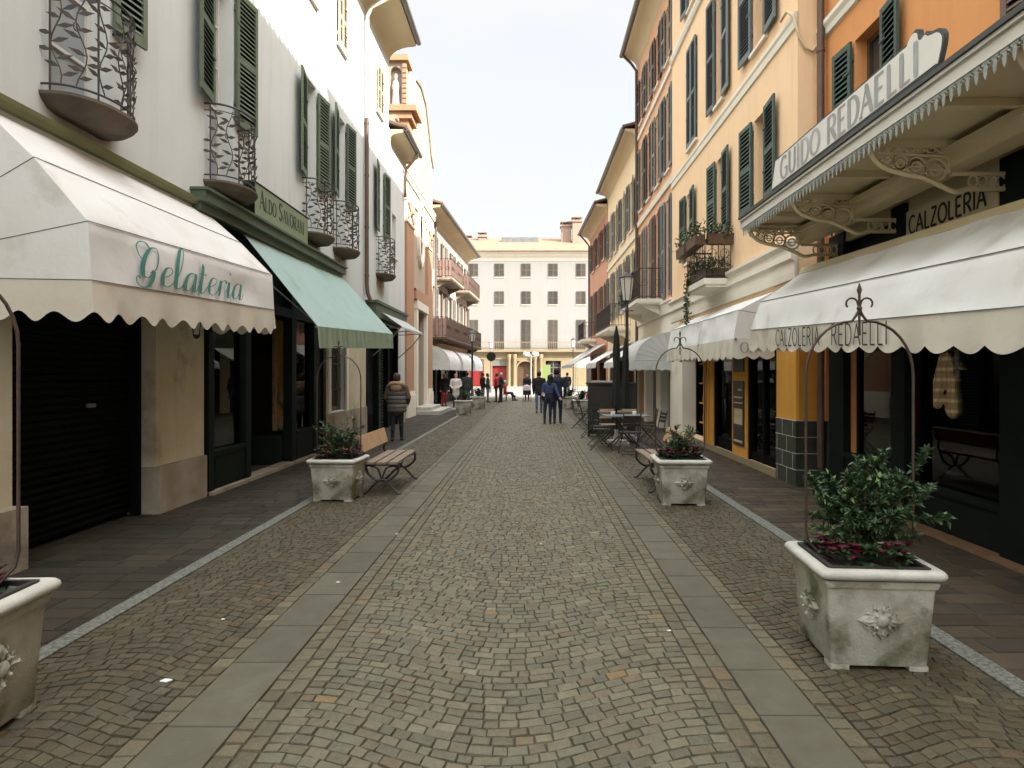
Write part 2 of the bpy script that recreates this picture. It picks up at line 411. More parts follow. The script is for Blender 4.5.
def wall(fr, root, u0, u1, z0, z1, holes, m, depth=.26, back=8., name='wall', top=True):
    b = MB(fr)
    us = sorted({u0, u1, *[h[0] for h in holes], *[h[1] for h in holes]})
    zs = sorted({z0, z1, *[h[2] for h in holes], *[h[3] for h in holes]})
    us = [u for u in us if u0 <= u <= u1]; zs = [z for z in zs if z0 <= z <= z1]
    vi = {}
    def V(i, j):
        if (i, j) not in vi: vi[i, j] = b.vert((us[i], 0, zs[j]))
        return vi[i, j]
    for i in range(len(us)-1):
        for j in range(len(zs)-1):
            uc = (us[i]+us[i+1])/2; zc = (zs[j]+zs[j+1])/2
            if any(h[0] < uc < h[1] and h[2] < zc < h[3] for h in holes): continue
            b.face((V(i, j), V(i+1, j), V(i+1, j+1), V(i, j+1)))
    for h in holes:
        a0, a1, c0, c1 = h[:4]; d = -(h[4] if len(h) > 4 else depth)
        b.poly(((a0, 0, c0), (a0, d, c0), (a0, d, c1), (a0, 0, c1)))
        b.poly(((a1, 0, c0), (a1, 0, c1), (a1, d, c1), (a1, d, c0)))
        b.poly(((a0, 0, c1), (a0, d, c1), (a1, d, c1), (a1, 0, c1)))
        if c0 > .02: b.poly(((a0, 0, c0), (a1, 0, c0), (a1, d, c0), (a0, d, c0)))
    for u in (u0, u1): b.poly(((u, 0, z0), (u, -back, z0), (u, -back, z1), (u, 0, z1)))
    b.poly(((u0, -back, z0), (u1, -back, z0), (u1, -back, z1), (u0, -back, z1)))
    if top: b.poly(((u0, 0, z1), (u0, -back, z1), (u1, -back, z1), (u1, 0, z1)))
    return b.build(name, m, root, recalc=False)

def eave(fr, root, u0, u1, z, over, back=8., soff='soffit', roofm='rooftile', rise=.28, gut='zinc', cove=.35):
    """coved soffit, gutter and sloping roof"""
    b = MB(fr); prof = [(0.003, z-cove)]
    for k in range(7):
        a = k/6*PI/2; prof.append((.03+(over-.12)*(1-math.cos(a)), z-cove+.06+(cove-.12)*math.sin(a)))
    prof += [(over-.02, z-.03), (over-.02, z+.05), (0.003, z+.05)]
    b.rings([[(u0, w, zz) for w, zz in prof], [(u1, w, zz) for w, zz in prof]])
    b.build('soffit', M[soff], root, smooth=35)
    g = MB(fr); gp = []
    for k in range(9):
        a = PI+k/8*PI; gp.append((over+.06+.085*math.cos(a), z+.075+.085*math.sin(a)))
    gp += [(over+.06+.075*math.cos(a), z+.075+.075*math.sin(a)) for a in [2*PI-k/8*PI for k in range(9)]]
    g.rings([[(u0-.03, w, zz) for w, zz in gp], [(u1+.03, w, zz) for w, zz in gp]])
    g.build('gutter', M[gut], root, smooth=40)
    r = MB(fr)
    n = max(2, int((u1-u0)/.22))
    prof = [(over+.03, z+.10), (over+.03, z+.16), (-back/2, z+.16+(over+back/2)*rise), (-back/2, z+.10+(over+back/2)*rise)]
    r.rings([[(u0-.02, w, zz) for w, zz in prof], [(u1+.02, w, zz) for w, zz in prof]])
    prof = [(-back/2-.01, z+.16+(over+back/2)*rise), (-back/2-.01, z+.10+(over+back/2)*rise), (-back, z+.1), (-back, z+.16)]
    r.rings([[(u0-.02, w, zz) for w, zz in prof], [(u1+.02, w, zz) for w, zz in prof]])
    for k in range(n):                      # rows of round cover tiles reaching the eave
        u = u0+(k+.5)*(u1-u0)/n
        r.tube([(u, over+.05, z+.17), (u, -back/2, z+.17+(over+back/2)*rise)], .065, 6)
    r.build('roof', M[roofm], root)

def moulding(fr, root, u0, u1, prof, m, name='string_course'):
    b = MB(fr); b.rings([[(u0, w, z) for w, z in prof], [(u1, w, z) for w, z in prof]])
    return b.build(name, M[m], root)

# ------------------------------------------------------------------ lettering (own stroke letters)
def cr(pts, n=7):
    """Catmull-Rom through pts"""
    if len(pts) < 3: return pts
    P = [pts[0]]+list(pts)+[pts[-1]]; out = []
    for i in range(1, len(P)-2):
        for k in range(n):
            t = k/n; p0, p1, p2, p3 = P[i-1], P[i], P[i+1], P[i+2]
            out.append(tuple(.5*((2*p1[j])+(-p0[j]+p2[j])*t+(2*p0[j]-5*p1[j]+4*p2[j]-p3[j])*t*t+(-p0[j]+3*p1[j]-3*p2[j]+p3[j])*t**3) for j in (0, 1)))
    out.append(tuple(pts[-1])); return out
def arc(cx, cy, rx, ry, a0, a1, n=14):
    return [(cx+rx*math.cos(R(a0+(a1-a0)*k/n)), cy+ry*math.sin(R(a0+(a1-a0)*k/n))) for k in range(n+1)]

# capitals in a 0..1 high box: (advance, strokes); a stroke is a polyline, 'k' = thick, 'n' = thin
CAPS = {
 'A': (.78, [('n', [(.04, 0), (.38, 1)]), ('k', [(.38, 1), (.74, 0)]), ('n', [(.16, .36), (.62, .36)])], [(.04, 0), (.74, 0)]),
 'C': (.74, [('v', arc(.42, .5, .36, .5, 48, 312))], []),
 'D': (.80, [('k', [(.12, 0), (.12, 1)]), ('v', [(.12, 1)]+arc(.36, .5, .38, .5, 90, -90)+[(.12, 0)])], []),
 'E': (.64, [('k', [(.12, 0), (.12, 1)]), ('n', [(.12, 1), (.58, 1)]), ('n', [(.12, .52), (.5, .52)]), ('n', [(.12, 0), (.6, 0)])], []),
 'G': (.80, [('v', arc(.42, .5, .36, .5, 48, 330)), ('k', [(.73, .02), (.73, .44)]), ('n', [(.5, .44), (.78, .44)])], []),
 'I': (.28, [('k', [(.14, 0), (.14, 1)])], [(.14, 0), (.14, 1)]),
 'L': (.60, [('k', [(.12, 0), (.12, 1)]), ('n', [(.12, 0), (.56, 0)])], [(.12, 1)]),
 'N': (.80, [('n', [(.12, 0), (.12, 1)]), ('k', [(.12, 1), (.68, 0)]), ('n', [(.68, 0), (.68, 1)])], [(.12, 0), (.68, 1)]),
 'O': (.86, [('v', arc(.43, .5, .38, .5, 90, 450, 26))], []),
 'R': (.74, [('k', [(.12, 0), (.12, 1)]), ('v', [(.12, 1)]+arc(.36, .75, .26, .25, 90, -90)+[(.12, .5)]), ('k', [(.36, .5), (.7, 0)])], [(.12, 0), (.7, 0)]),
 'S': (.62, [('v', cr([(.54, .84), (.42, .97), (.22, .96), (.1, .8), (.16, .62), (.44, .42), (.52, .24), (.42, .06), (.22, .0), (.06, .16)], 5))], []),
 'U': (.80, [('v', [(.12, 1), (.12, .36)]+arc(.4, .32, .28, .32, 180, 360)+[(.68, 1)])], [(.12, 1), (.68, 1)]),
 'V': (.76, [('k', [(.04, 1), (.38, 0)]), ('n', [(.38, 0), (.72, 1)])], [(.04, 1), (.72, 1)]),
 'Z': (.68, [('n', [(.08, 1), (.6, 1)]), ('k', [(.6, 1), (.06, 0)]), ('n', [(.06, 0), (.62, 0)])], []),
 ' ': (.42, [], []),
}
SCRIPT = {
 'e': (.62, [cr([(.04, .42), (.36, .55), (.55, .80), (.46, 1.0), (.26, .92), (.12, .5), (.18, .1), (.38, .0), (.6, .2), (.72, .42)])]),
 'l': (.46, [cr([(.06, .3), (.3, 1.1), (.42, 1.85), (.36, 2.2), (.22, 2.0), (.12, 1.2), (.10, .3), (.2, .0), (.38, .12), (.52, .42)])]),
 'a': (.72, [cr([(.58, .86), (.4, 1.0), (.18, .8), (.07, .35), (.17, .02), (.34, .1), (.52, .5), (.60, .95)]), cr([(.61, 1.0), (.55, .4), (.58, .05), (.70, .08), (.82, .42)])]),
 't': (.46, [cr([(.02, .3), (.2, 1.0), (.24, 1.62), (.17, .9), (.13, .3), (.2, .0), (.36, .1), (.52, .42)]), [(.0, 1.08), (.42, 1.08)]]),
 'r': (.52, [cr([(.0, .35), (.14, .95), (.12, .4), (.1, .0)]), cr([(.12, .5), (.26, .9), (.42, 1.02), (.5, .92), (.46, .84)])]),
 'i': (.36, [cr([(.0, .35), (.14, .98), (.11, .4), (.14, .05), (.26, .08), (.40, .42)]), [(.2, 1.42), (.215, 1.56)]]),
 'G': (1.02, [cr([(.62, .62), (.85, .8), (.98, 1.2), (1.0, 1.75), (.92, 2.05), (.76, 2.12), (.55, 1.98), (.34, 1.5), (.24, .9), (.34, .42), (.55, .34), (.74, .6), (.80, .78)]),
             cr([(.16, 1.35), (.02, 1.55), (-.1, 1.95), (.02, 2.25), (.3, 2.3), (.55, 2.02)]),
             cr([(.80, .78), (.76, .3), (.6, -.12), (.34, -.24), (.08, -.06), (.0, .2), (.08, .34), (.18, .22)])]),
}

def ribbon(b, pts, wfun, place):
    n = len(pts); L = []; Rr = []
    for i, p in enumerate(pts):
        a = pts[max(i-1, 0)]; c = pts[min(i+1, n-1)]
        dx, dy = c[0]-a[0], c[1]-a[1]; l = math.hypot(dx, dy) or 1
        dx /= l; dy /= l; w = wfun(dx, dy, i/(n-1 if n > 1 else 1))/2
        L.append(b.vert(place(p[0]-dy*w, p[1]+dx*w))); Rr.append(b.vert(place(p[0]+dy*w, p[1]-dx*w)))
    for i in range(n-1): b.face((L[i], Rr[i], Rr[i+1], L[i+1]))

def caps_text(b, text, place, size, thick=.17, thin=.07, serif=0., sx=1., small=None, track=.0):
    """place(u, v) puts a flat point on the sign; returns the width"""
    x = 0; lay = 0
    for i, ch in enumerate(text):
        s = size
        if small and i > 0 and text[i-1] != ' ': s = size*small
        adv, strokes, sf = CAPS[ch]
        for kind, pts in strokes:
            lay = (lay+1) % 5
            def wf(dx, dy, t, kind=kind):
                k = thick if kind == 'k' else thin if kind == 'n' else thin+(thick-thin)*abs(dy)**1.6
                return k*s
            ribbon(b, [(x+px*s*sx, py*s) for px, py in pts], wf, lambda u, v, l=lay: place(u, v, .0003*l))
        if serif:
            lay = (lay+1) % 5
            ends = [(px, py) for kind, pts in strokes if kind == 'k' for px, py in (pts[0], pts[-1]) if py in (0, 1)]
            for px, py in set(ends+list(sf)):
                if ch in 'OCGS': continue
                ribbon(b, [(x+(px-serif)*s*sx, py*s), (x+(px+serif)*s*sx, py*s)], lambda a, c, t: thin*s*1.1, lambda u, v: place(u, v, .0018))
        x += (adv+track)*s*sx
    return x

def obj_text(name, m, parent, fn):
    b = MB(); fn(b); return b.build(name, m, parent, recalc=False)
SKY_STR = .13; SUN_STR = 2.0; CLOUD = (.74, .98); CLOUDC = (2.36, 2.35, 2.30); GLOW = (.53, 3.1); EXPO = 2.58
# ------------------------------------------------------------------ awnings
def lerp(a, b, t): return a+(b-a)*t
def hood(name, label, fr, ua, ub, pa, pb, drop, mats, end_a=None, end_b=None, scal=.2, amp=.05, group=None, ripple=.012,
         seams=(1, 2), wave='sin', fringe_end=(True, True), sag=.02):
    """A fabric hood. pa/pb: (w,z) profile at u=ua / u=ub from wall to front; end_a/end_b: wall-side (w,z) for each
    profile point of an end panel (None = open end). The valance hangs from the last profile point."""
    ca = fr((ua, 0, 0)); cb = fr((ub, 0, 0))
    loc = ((ca[0]+cb[0])/2, (ca[1]+cb[1])/2, pa[0][1])
    root = thing(name, label, 'awning', loc, group)
    np_ = len(pa); n = max(8, int(abs(ub-ua)/.12))
    b = MB(fr)
    def P(t, k, sub=0.):
        w = lerp(pa[k][0], pb[k][0], t); z = lerp(pa[k][1], pb[k][1], t)
        return w, z
    idx = []
    S = 5
    rows = []
    for k in range(np_-1):
        for s_ in range(S): rows.append((k, s_/S))
    rows.append((np_-1, 0))
    for k, f in rows:
        r = []
        for i in range(n+1):
            t = i/n; w, z = P(t, k)
            if f:
                w2, z2 = P(t, k+1); w = lerp(w, w2, f); z = lerp(z, z2, f)
            u = lerp(ua, ub, t)
            if f:
                q = 4*f*(1-f)*min(1, 6*t*(1-t)+.15)
                nz = noise.noise((u*1.7, k*3.1+f*1.2, 3.3+loc[1]))
                z -= sag*q*(.6+.5*math.sin(t*PI*2*max(1, round(abs(ub-ua)/1.1)))); w += .05*q*nz; z += .03*q*noise.noise((u*3.1, k*2.3+f*2., 9.1+loc[0]))
            r.append(b.vert((u, w, z)))
        idx.append(r)
    for a in range(len(idx)-1):
        for i in range(n): b.face((idx[a][i], idx[a][i+1], idx[a+1][i+1], idx[a+1][i]))
    for (u, pr, en) in ((ua, pa, end_a), (ub, pb, end_b)):
        if en:
            for k in range(np_-1):
                m_ = 6; A = []; B = []
                for i in range(m_+1):
                    t = i/m_; bow = .02*math.sin(PI*t)*0
                    A.append(b.vert((u+(bow if u == max(ua, ub) else -bow)*0, lerp(pr[k][0], en[k][0], t), lerp(pr[k][1], en[k][1], t)-bow*k)))
                    B.append(b.vert((u, lerp(pr[k+1][0], en[k+1][0], t), lerp(pr[k+1][1], en[k+1][1], t)-bow*(k+1))))
                for i in range(m_): b.face((A[i], A[i+1], B[i+1], B[i]))
    b.build('canopy', mats[0], root, smooth=50)
    # valance
    v = MB(fr)
    def skirt(p_of, length, lead):
        c = max(3, round(length/scal)); nn = c*10
        top = []; mid = []; bot = []
        for i in range(nn+1):
            t = i/nn; u, w, z = p_of(t); ph = t*c*2*PI
            rp = ripple*(math.sin(ph*.5+lead)+.5*math.sin(ph*.23+1))
            if wave == 'sin': dz = amp*(.5-.5*math.cos(ph))
            elif wave == 'lobe': dz = amp*abs(math.sin(ph/2))
            else: dz = 0
            top.append(v.vert((u, w, z))); mid.append(v.vert((u, w+rp*.6+.006, z-drop*.55)))
            bot.append(v.vert((u, w+rp*1.3+.008, z-drop+amp-dz)))
        for i in range(nn):
            v.face((top[i], top[i+1], mid[i+1], mid[i])); v.face((mid[i], mid[i+1], bot[i+1], bot[i]))
    skirt(lambda t: (lerp(ua, ub, t), *P(t, np_-1)), abs(ub-ua), .4)
    for u, pr, en, fl in ((ua, pa, end_a, fringe_end[0]), (ub, pb, end_b, fringe_end[1])):
        if en and fl:
            skirt(lambda t, u=u, pr=pr, en=en: (u, lerp(pr[-1][0], en[-1][0], t), lerp(pr[-1][1], en[-1][1], t)), abs(pr[-1][0]-en[-1][0]), 1.)
    v.build('valance', mats[1], root, smooth=60)
    s = MB(fr)
    for k in seams:
        pts = []
        if end_a: pts.append((ua, end_a[k][0], end_a[k][1]))
        pts += [(lerp(ua, ub, i/24), P(i/24, k)[0]+.006, P(i/24, k)[1]+.004) for i in range(25)]
        if end_b: pts.append((ub, end_b[k][0], end_b[k][1]))
        s.tube(pts, .0042, 5)
    if s.v: s.build('piping', M['seam'], root)
    f = MB(fr)
    f.tube([(ua+.03, pa[-1][0]-.03, pa[-1][1]-.01), (ub-.03, pb[-1][0]-.03, pb[-1][1]-.01)], .018, 6)
    for t in (.06, .5, .94):
        f.tube([(lerp(ua, ub, t), .01, P(t, 0)[1]-.45), (lerp(ua, ub, t), P(t, np_-1)[0]-.04, P(t, np_-1)[1]-.02)], .014, 6)
    f.build('frame', M['zinc'], root)
    return root

def bullnose(name, label, fr, ua, ub, z0, h, proj, drop, m, group=None, ribs=6):
    """quarter-round 'basket' awning with fan-pleated ends"""
    c = fr(((ua+ub)/2, 0, 0)); root = thing(name, label, 'awning', (c[0], c[1], z0), group)
    N = 14; b = MB(fr); n = 10
    prof = [(proj*math.sin(k/N*PI/2)+.02, z0+h*math.cos(k/N*PI/2)) for k in range(N+1)]
    b.rings([[(lerp(ua, ub, i/n), w, z) for w, z in prof] for i in range(n+1)], cap=False, closed=False)
    b.build('canopy', m, root, smooth=50)
    for u, sgn in ((ua, -1), (ub, 1)):
        e = MB(fr)
        c0 = e.vert((u, .02, z0)); pr = []
        for k, (w, z) in enumerate(prof): pr.append(e.vert((u+sgn*(.03 if k % 2 else 0)*0, w, z)))
        for k in range(N): e.face((c0, pr[k], pr[k+1]))
        e.build('side_panel', m, root)
    for u in (ua, ub):
        s = MB(fr)
        for k in range(0, N+1, 2): s.tube([(u, .02, z0), (u, prof[k][0], prof[k][1])], .012, 5)
        s.tube([(u, w, z) for w, z in prof], .012, 5)
        s.build('rib', m, root)
    v = MB(fr)
    for pa, pb in (((ua, proj+.02), (ub, proj+.02)), ((ua, .02), (ua, proj+.02)), ((ub, .02), (ub, proj+.02))):
        L = math.hypot(pb[0]-pa[0], pb[1]-pa[1]); cc = max(3, round(L/.2)); nn = cc*8; T = []; B = []
        for i in range(nn+1):
            t = i/nn; u = lerp(pa[0], pb[0], t); w = lerp(pa[1], pb[1], t)
            T.append(v.vert((u, w+.004, z0))); B.append(v.vert((u, w+.01, z0-drop+.05*abs(math.sin(t*cc*PI))*-1+.05)))
        for i in range(nn): v.face((T[i], T[i+1], B[i+1], B[i]))
    v.build('valance', m, root)
    return root

# ------------------------------------------------------------------ people (one continuous body each; built first, while the scene is small)
def remeshed(name, prims, mats, voxel, smooth=3):
    """prims: (p0, p1, r0, r1, flat, matindex): tapered capsules, flattened front-to-back by flat."""
    b = MB()
    for p0, p1, r0, r1, fl, mi in prims:
        p0 = Vector(p0); p1 = Vector(p1); ax = p1-p0; L = ax.length
        t = ax.normalized() if L > 1e-6 else Vector((0, 0, 1))
        h = Vector((0, 1, 0)) if abs(t.y) < .8 else Vector((0, 0, 1))
        x = t.cross(h).normalized(); y = t.cross(x).normalized(); rings = []
        n = 14
        for k in range(5):
            a = -PI/2+(k+.35)/5*PI/2; rings.append((p0+t*math.sin(a)*r0, r0*math.cos(a)))
        for k in range(5):
            a = (k+.65)/5*PI/2; rings.append((p1+t*math.sin(a)*r1, r1*math.cos(a)))
        b.rings([[tuple(c+(x*math.cos(2*PI*j/n)+y*fl*math.sin(2*PI*j/n))*r) for j in range(n)] for c, r in rings])
    ob = b.build(name, mats)
    m = ob.modifiers.new('r', 'REMESH'); m.mode = 'VOXEL'; m.voxel_size = voxel
    s = ob.modifiers.new('s', 'SMOOTH'); s.iterations = smooth; s.factor = .5
    dg = bpy.context.evaluated_depsgraph_get(); dg.update()
    me = bpy.data.meshes.new_from_object(ob.evaluated_get(dg))
    old = ob.data; ob.modifiers.clear(); ob.data = me; bpy.data.meshes.remove(old)
    while len(me.materials) < len(mats): me.materials.append(None)
    for i, mm in enumerate(mats): me.materials[i] = mm
    nf = len(me.polygons); nv = len(me.vertices)
    co = np.empty(nv*3, 'f'); me.vertices.foreach_get('co', co); co = co.reshape(-1, 3)
    ce = np.empty(nf*3, 'f'); me.polygons.foreach_get('center', ce); ce = ce.reshape(-1, 3)
    best = np.full(nf, 1e9); mi = np.zeros(nf, 'i')
    for p0, p1, r0, r1, fl, k in prims:
        p0 = np.array(p0, 'f'); p1 = np.array(p1, 'f'); d = p1-p0; l2 = max(float(d@d), 1e-9)
        t = np.clip(((ce-p0)@d)/l2, 0, 1); q = p0+t[:, None]*d
        df = ce-q
        if fl != 1: df[:, 1] /= fl
        dist = np.linalg.norm(df, axis=1)-(r0+(r1-r0)*t)
        s_ = dist < best; best[s_] = dist[s_]; mi[s_] = k
    me.polygons.foreach_set('material_index', mi); me.polygons.foreach_set('use_smooth', [True]*nf)
    return ob

def hand_prims(w, d, side, mi, curl=.5):
    """palm, four unequal bent fingers and a thumb from the side of the palm; w wrist, d direction."""
    w = Vector(w); d = Vector(d).normalized()
    x = d.cross(Vector((0, 1, 0)))
    x = x.normalized() if x.length > .1 else Vector((1, 0, 0))
    nrm = x.cross(d); out = [(w, w+d*.07, .026, .034, .75, mi)]
    for k, (o, L) in enumerate(((-.033, .07), (-.011, .08), (.011, .076), (.033, .06))):
        b0 = w+d*.085+x*o; b1 = b0+d*L*.5+nrm*.01*curl; b2 = b1+(d*(1-.5*curl)+nrm*.8*curl).normalized()*L*.5
        out += [(b0-d*.02, b1, .0105, .0095, 1, mi), (b1, b2, .0095, .008, 1, mi)]
    t0 = w+d*.02+x*.02*side; t1 = t0+(d*.6+x*side*.8).normalized()*.045; t2 = t1+d*.03
    out += [(t0, t1, .013, .011, 1, mi), (t1, t2, .011, .009, 1, mi)]
    return out

def person(label, loc, rz, h=1.72, jacket='cblack', legs='cnavy', shoes='shoe', hairm='hairk', longhair=False,
           arms=None, stride=.0, bulk=1., hem=.86, sit=False, hat=False, voxel=.013, legw=1., group=None, fur=False, lean=0., headturn=0.):
    s = h/1.75
    JK, LG, SK, SH, HR = 0, 1, 2, 3, 4
    mats = [M[jacket], M[legs], M['skin'], M[shoes], M[hairm]]
    pr = []
    def A(p0, p1, r0, r1, fl, m): pr.append((Vector(p0)*s, Vector(p1)*s, r0*s, r1*s, fl, m))
    oz = -.47 if sit else 0.
    A((0, 0, .99+oz), (0, 0, 1.06+oz), .165*bulk, .155*bulk, .72, JK if hem < .95 else LG)
    A((0, .005, 1.1+oz), (0, .0, 1.30+oz), .150*bulk, .175*bulk, .66, JK)
    A((-.12, 0, 1.40+oz), (.12, 0, 1.40+oz), .085*bulk, .085*bulk, .9, JK)
    A((0, 0, 1.36+oz), (0, 0, 1.44+oz), .14*bulk, .09*bulk, .7, JK)
    if hem < .95 and not sit:
        A((0, 0, .98), (0, 0, hem+.06), .165*bulk, .165*bulk, .76, JK)
    A((0, -.01, 1.44+oz), (0, .01, 1.56+oz), .058, .055, 1, SK)
    hx = .02*headturn
    A((hx, .012, 1.61+oz), (hx, .0, 1.67+oz), .084, .095, 1.1, SK)
    A((hx, .035, 1.565+oz), (hx, .05, 1.56+oz), .05, .045, 1, SK)              # jaw and chin
    A((hx, .092, 1.625+oz), (hx, .108, 1.60+oz), .013, .016, 1, SK)           # nose
    for sd in (-1, 1): A((sd*.082+hx, .0, 1.635+oz), (sd*.086+hx, -.006, 1.60+oz), .016, .012, .6, SK)
    A((hx, -.015, 1.65+oz), (hx, -.02, 1.685+oz), .1, .099, 1.08, HR)
    if longhair:
        A((hx, -.045, 1.64+oz), (hx, -.075, 1.46+oz), .085, .07, .7, HR)
    for sd in (-1, 1):
        if sit:
            hip = (sd*.09, .02, .50); kn = (sd*.11, .44, .50); an = (sd*.11+.1, .62 if sd > 0 else .50, .10); 
        else:
            st = stride*sd
            hip = (sd*.088, 0, .93); kn = (sd*.098, st*.45+.03*abs(stride), .50); an = (sd*.10, st*1.0-.0, .085+max(0, -st)*.12)
        A(hip, kn, .098*legw, .066*legw, 1, LG); A(kn, an, .064*legw, .045*legw, 1, LG)
        A((kn[0], kn[1]-.02, kn[2]-.1), (an[0], an[1]-.01, an[2]+.2), .052*legw, .05*legw, 1, LG)
        A((an[0], an[1]-.03, .045 if not sit else an[2]-.05), (an[0]*1.08, an[1]+.15, .035 if not sit else an[2]-.04), .044, .034, 1, SH)
    am = arms or {}
    for sd in (-1, 1):
        el, wr = am.get(sd, ((sd*.245, -.03, 1.13), (sd*.235, .10, .90)))
        el = (el[0], el[1], el[2]+oz); wr = (wr[0], wr[1], wr[2]+oz)
        A((sd*.185*min(bulk, 1.12), 0, 1.40+oz), el, .072*bulk, .056*bulk, 1, JK); A(el, wr, .055*bulk, .042*bulk, 1, JK)
        d = Vector(wr)-Vector(el)
        for q in hand_prims(wr, d, -sd, SK, .6): A(*q)
    if lean:
        def L(p): return Vector((p.x+lean*max(0, p.z-.5*s), p.y, p.z))
        pr = [(L(a), L(b_), c, d, e, f) for a, b_, c, d, e, f in pr]
    o = remeshed('person', pr, mats, voxel)
    o.location = loc; o.rotation_euler = (0, 0, rz)
    tag(o, label, 'person', group)
    if hat:
        b = MB(); cx = hx*s+lean*1.15*s
        b.lathe((cx, -.008, 1.70*s+oz), [(.001, .075), (.06, .07), (.092, .035), (.1, -.02), (.098, -.045), (.001, -.04)], 16)
        b.prism([(cx-.08, .06), (cx-.06, .15), (cx+.06, .15), (cx+.08, .06)], 2, 1.665*s+oz, 1.678*s+oz)
        c = b.build('cap', M['cblack'], None, smooth=40); c.parent = o
    if fur:
        b = MB()
        rings = []
        for k in range(17):
            a = PI*2*k/16
            rings.append((.17*math.cos(a)*s, -.02+.13*math.sin(a)*s, (1.455-.05*math.sin(a))*s))
        b.tube(rings, .062*s, 10)
        b.ell((0, -.135*s, 1.40*s), .15*s, .075*s, .11*s, 14, 8)
        c = b.build('fur_hood', M['cfur'], None, smooth=60); c.parent = o
        for i, zc in enumerate((1.24, 1.13, 1.02, .91, .81)):
            q = MB(); 
            q.rings([[((.205*bulk*math.cos(2*PI*k/20))*s*f, (.15*bulk*math.sin(2*PI*k/20))*s*f, (zc+dz)*s) for k in range(20)]
                     for dz, f in ((-.056, .93), (-.035, 1.0), (0, 1.03), (.035, 1.0), (.056, .93))])
            c = q.build('padded_panel', M['cpuff'] if i % 2 == 0 else M['cgreyc'], None, smooth=60); c.parent = o
    return o

def feet(px, py): # ground point under an image position (planning aid: eye height 1.68 m, focal 660)
    y = 660*1.68/(py-374.); return ((px-531)*y/660, y)

back = 0.; front = PI
x, y = feet(397, 441)
person('woman in a padded jacket with tan fur hood walking away beside the shopfronts', (x, y, 0), 0, 1.68, 'cpuff', 'cblack', 'shoe', 'hairb',
       stride=.10, bulk=1.22, hem=.80, fur=True, voxel=.012, arms={-1: ((-.30, .02, 1.14), (-.24, .2, 1.0)), 1: ((.30, .02, 1.14), (.25, .2, 1.0))})
x, y = feet(557.5, 423.5)
person('man in dark jacket and black cap with his arm round a companion', (x, y, 0), R(4), 1.86, 'cnavy', 'cnavy', 'shoe', 'hairk', stride=.06, bulk=1.12, hem=.86, hat=True,
       arms={-1: ((-.34, -.06, 1.22), (-.44, -.20, 1.02)), 1: ((.27, -.0, 1.14), (.25, .1, .9))}, lean=-.03)
x, y = feet(547.5, 424)
person('companion in a blue top and dark trousers leaning on the man in a cap', (x, y, 0), R(-4), 1.64, 'cblue', 'cnavy', 'shoe', 'hairk', stride=.05, bulk=.98, hem=.97, longhair=True,
       arms={1: ((.30, -.08, 1.14), (.40, -.19, .98)), -1: ((-.24, 0, 1.12), (-.22, .12, .9))}, lean=.08)
x, y = feet(539, 413)
person('man in black jacket and blue jeans walking up the middle of the street', (x, y, 0), 0, 1.78, 'cblack', 'cjean', 'shoe', 'hairk', stride=.13, bulk=1.16)
x, y = feet(527, 401)
person('dark-clothed person pushing a pushchair down the middle of the street', (x, y+.35, 0), PI, 1.66, 'cblack', 'cblack', 'shoe', 'hairk', bulk=1.1, stride=.08, longhair=True,
       arms={-1: ((-.24, .12, 1.16), (-.2, .36, 1.02)), 1: ((.24, .12, 1.16), (.2, .36, 1.02))})
person('lone man in dark grey standing at the edge of the piazza beside the lamp', (2.55, 46.5, 0), R(10), 1.76, 'cblack', 'cgreyc', 'shoe', 'hairk', bulk=1.08)
person('person in black coat and bright red trousers under the dome awnings', (-4.55, 34.6, 0), R(200), 1.68, 'cblack', 'cred', 'shoe', 'hairl', bulk=1.16, stride=.07)
person('woman in a long white coat walking towards the camera', (-3.78, 33.2, 0), R(178), 1.7, 'cwhite', 'cnavy', 'shoe', 'hairb', bulk=1.12, hem=.62, longhair=True, stride=.06,
       arms={-1: ((-.27, .03, 1.14), (-.14, .22, 1.02)), 1: ((.27, .03, 1.14), (.14, .22, 1.0))})
person('man in dark green jacket and jeans next to the woman in the white coat', (-3.35, 34.6, 0), R(20), 1.78, 'cgreen', 'cjean', 'shoe', 'hairk', bulk=1.2, stride=.05)
person('man in black jacket and grey trousers standing alone beyond the lantern lamp', (-2.95, 40.5, 0), R(-60), 1.74, 'cblack', 'cgreyc', 'shoe', 'hairk', bulk=1.15)
person('bystander in a dark green jacket and grey trousers in the chatting group', (-2.55, 39.0, 0), R(-80), 1.70, 'cgreen', 'cgreyc', 'shoe', 'hairk', bulk=1.1)
person('bystander in dark red jacket in the middle of the chatting group', (-2.1, 39.8, 0), R(90), 1.72, 'cred', 'cblack', 'shoe', 'hairk', bulk=1.1)
person('grey-haired man all in black in the chatting group', (-1.78, 39.0, 0), R(70), 1.74, 'cblack', 'cblack', 'shoe', 'hairl', bulk=1.15)
person('seated man with legs stretched out beside the chatting group', (-1.62, 41.2, 0), R(-80), 1.74, 'cred', 'cblack', 'shoe', 'hairl', sit=True)
person('seated customer in a red jacket behind the dark wind screen', (2.72, 29.5, 0), R(-150), 1.72, 'cred', 'cblack', 'shoe', 'hairk', sit=True)

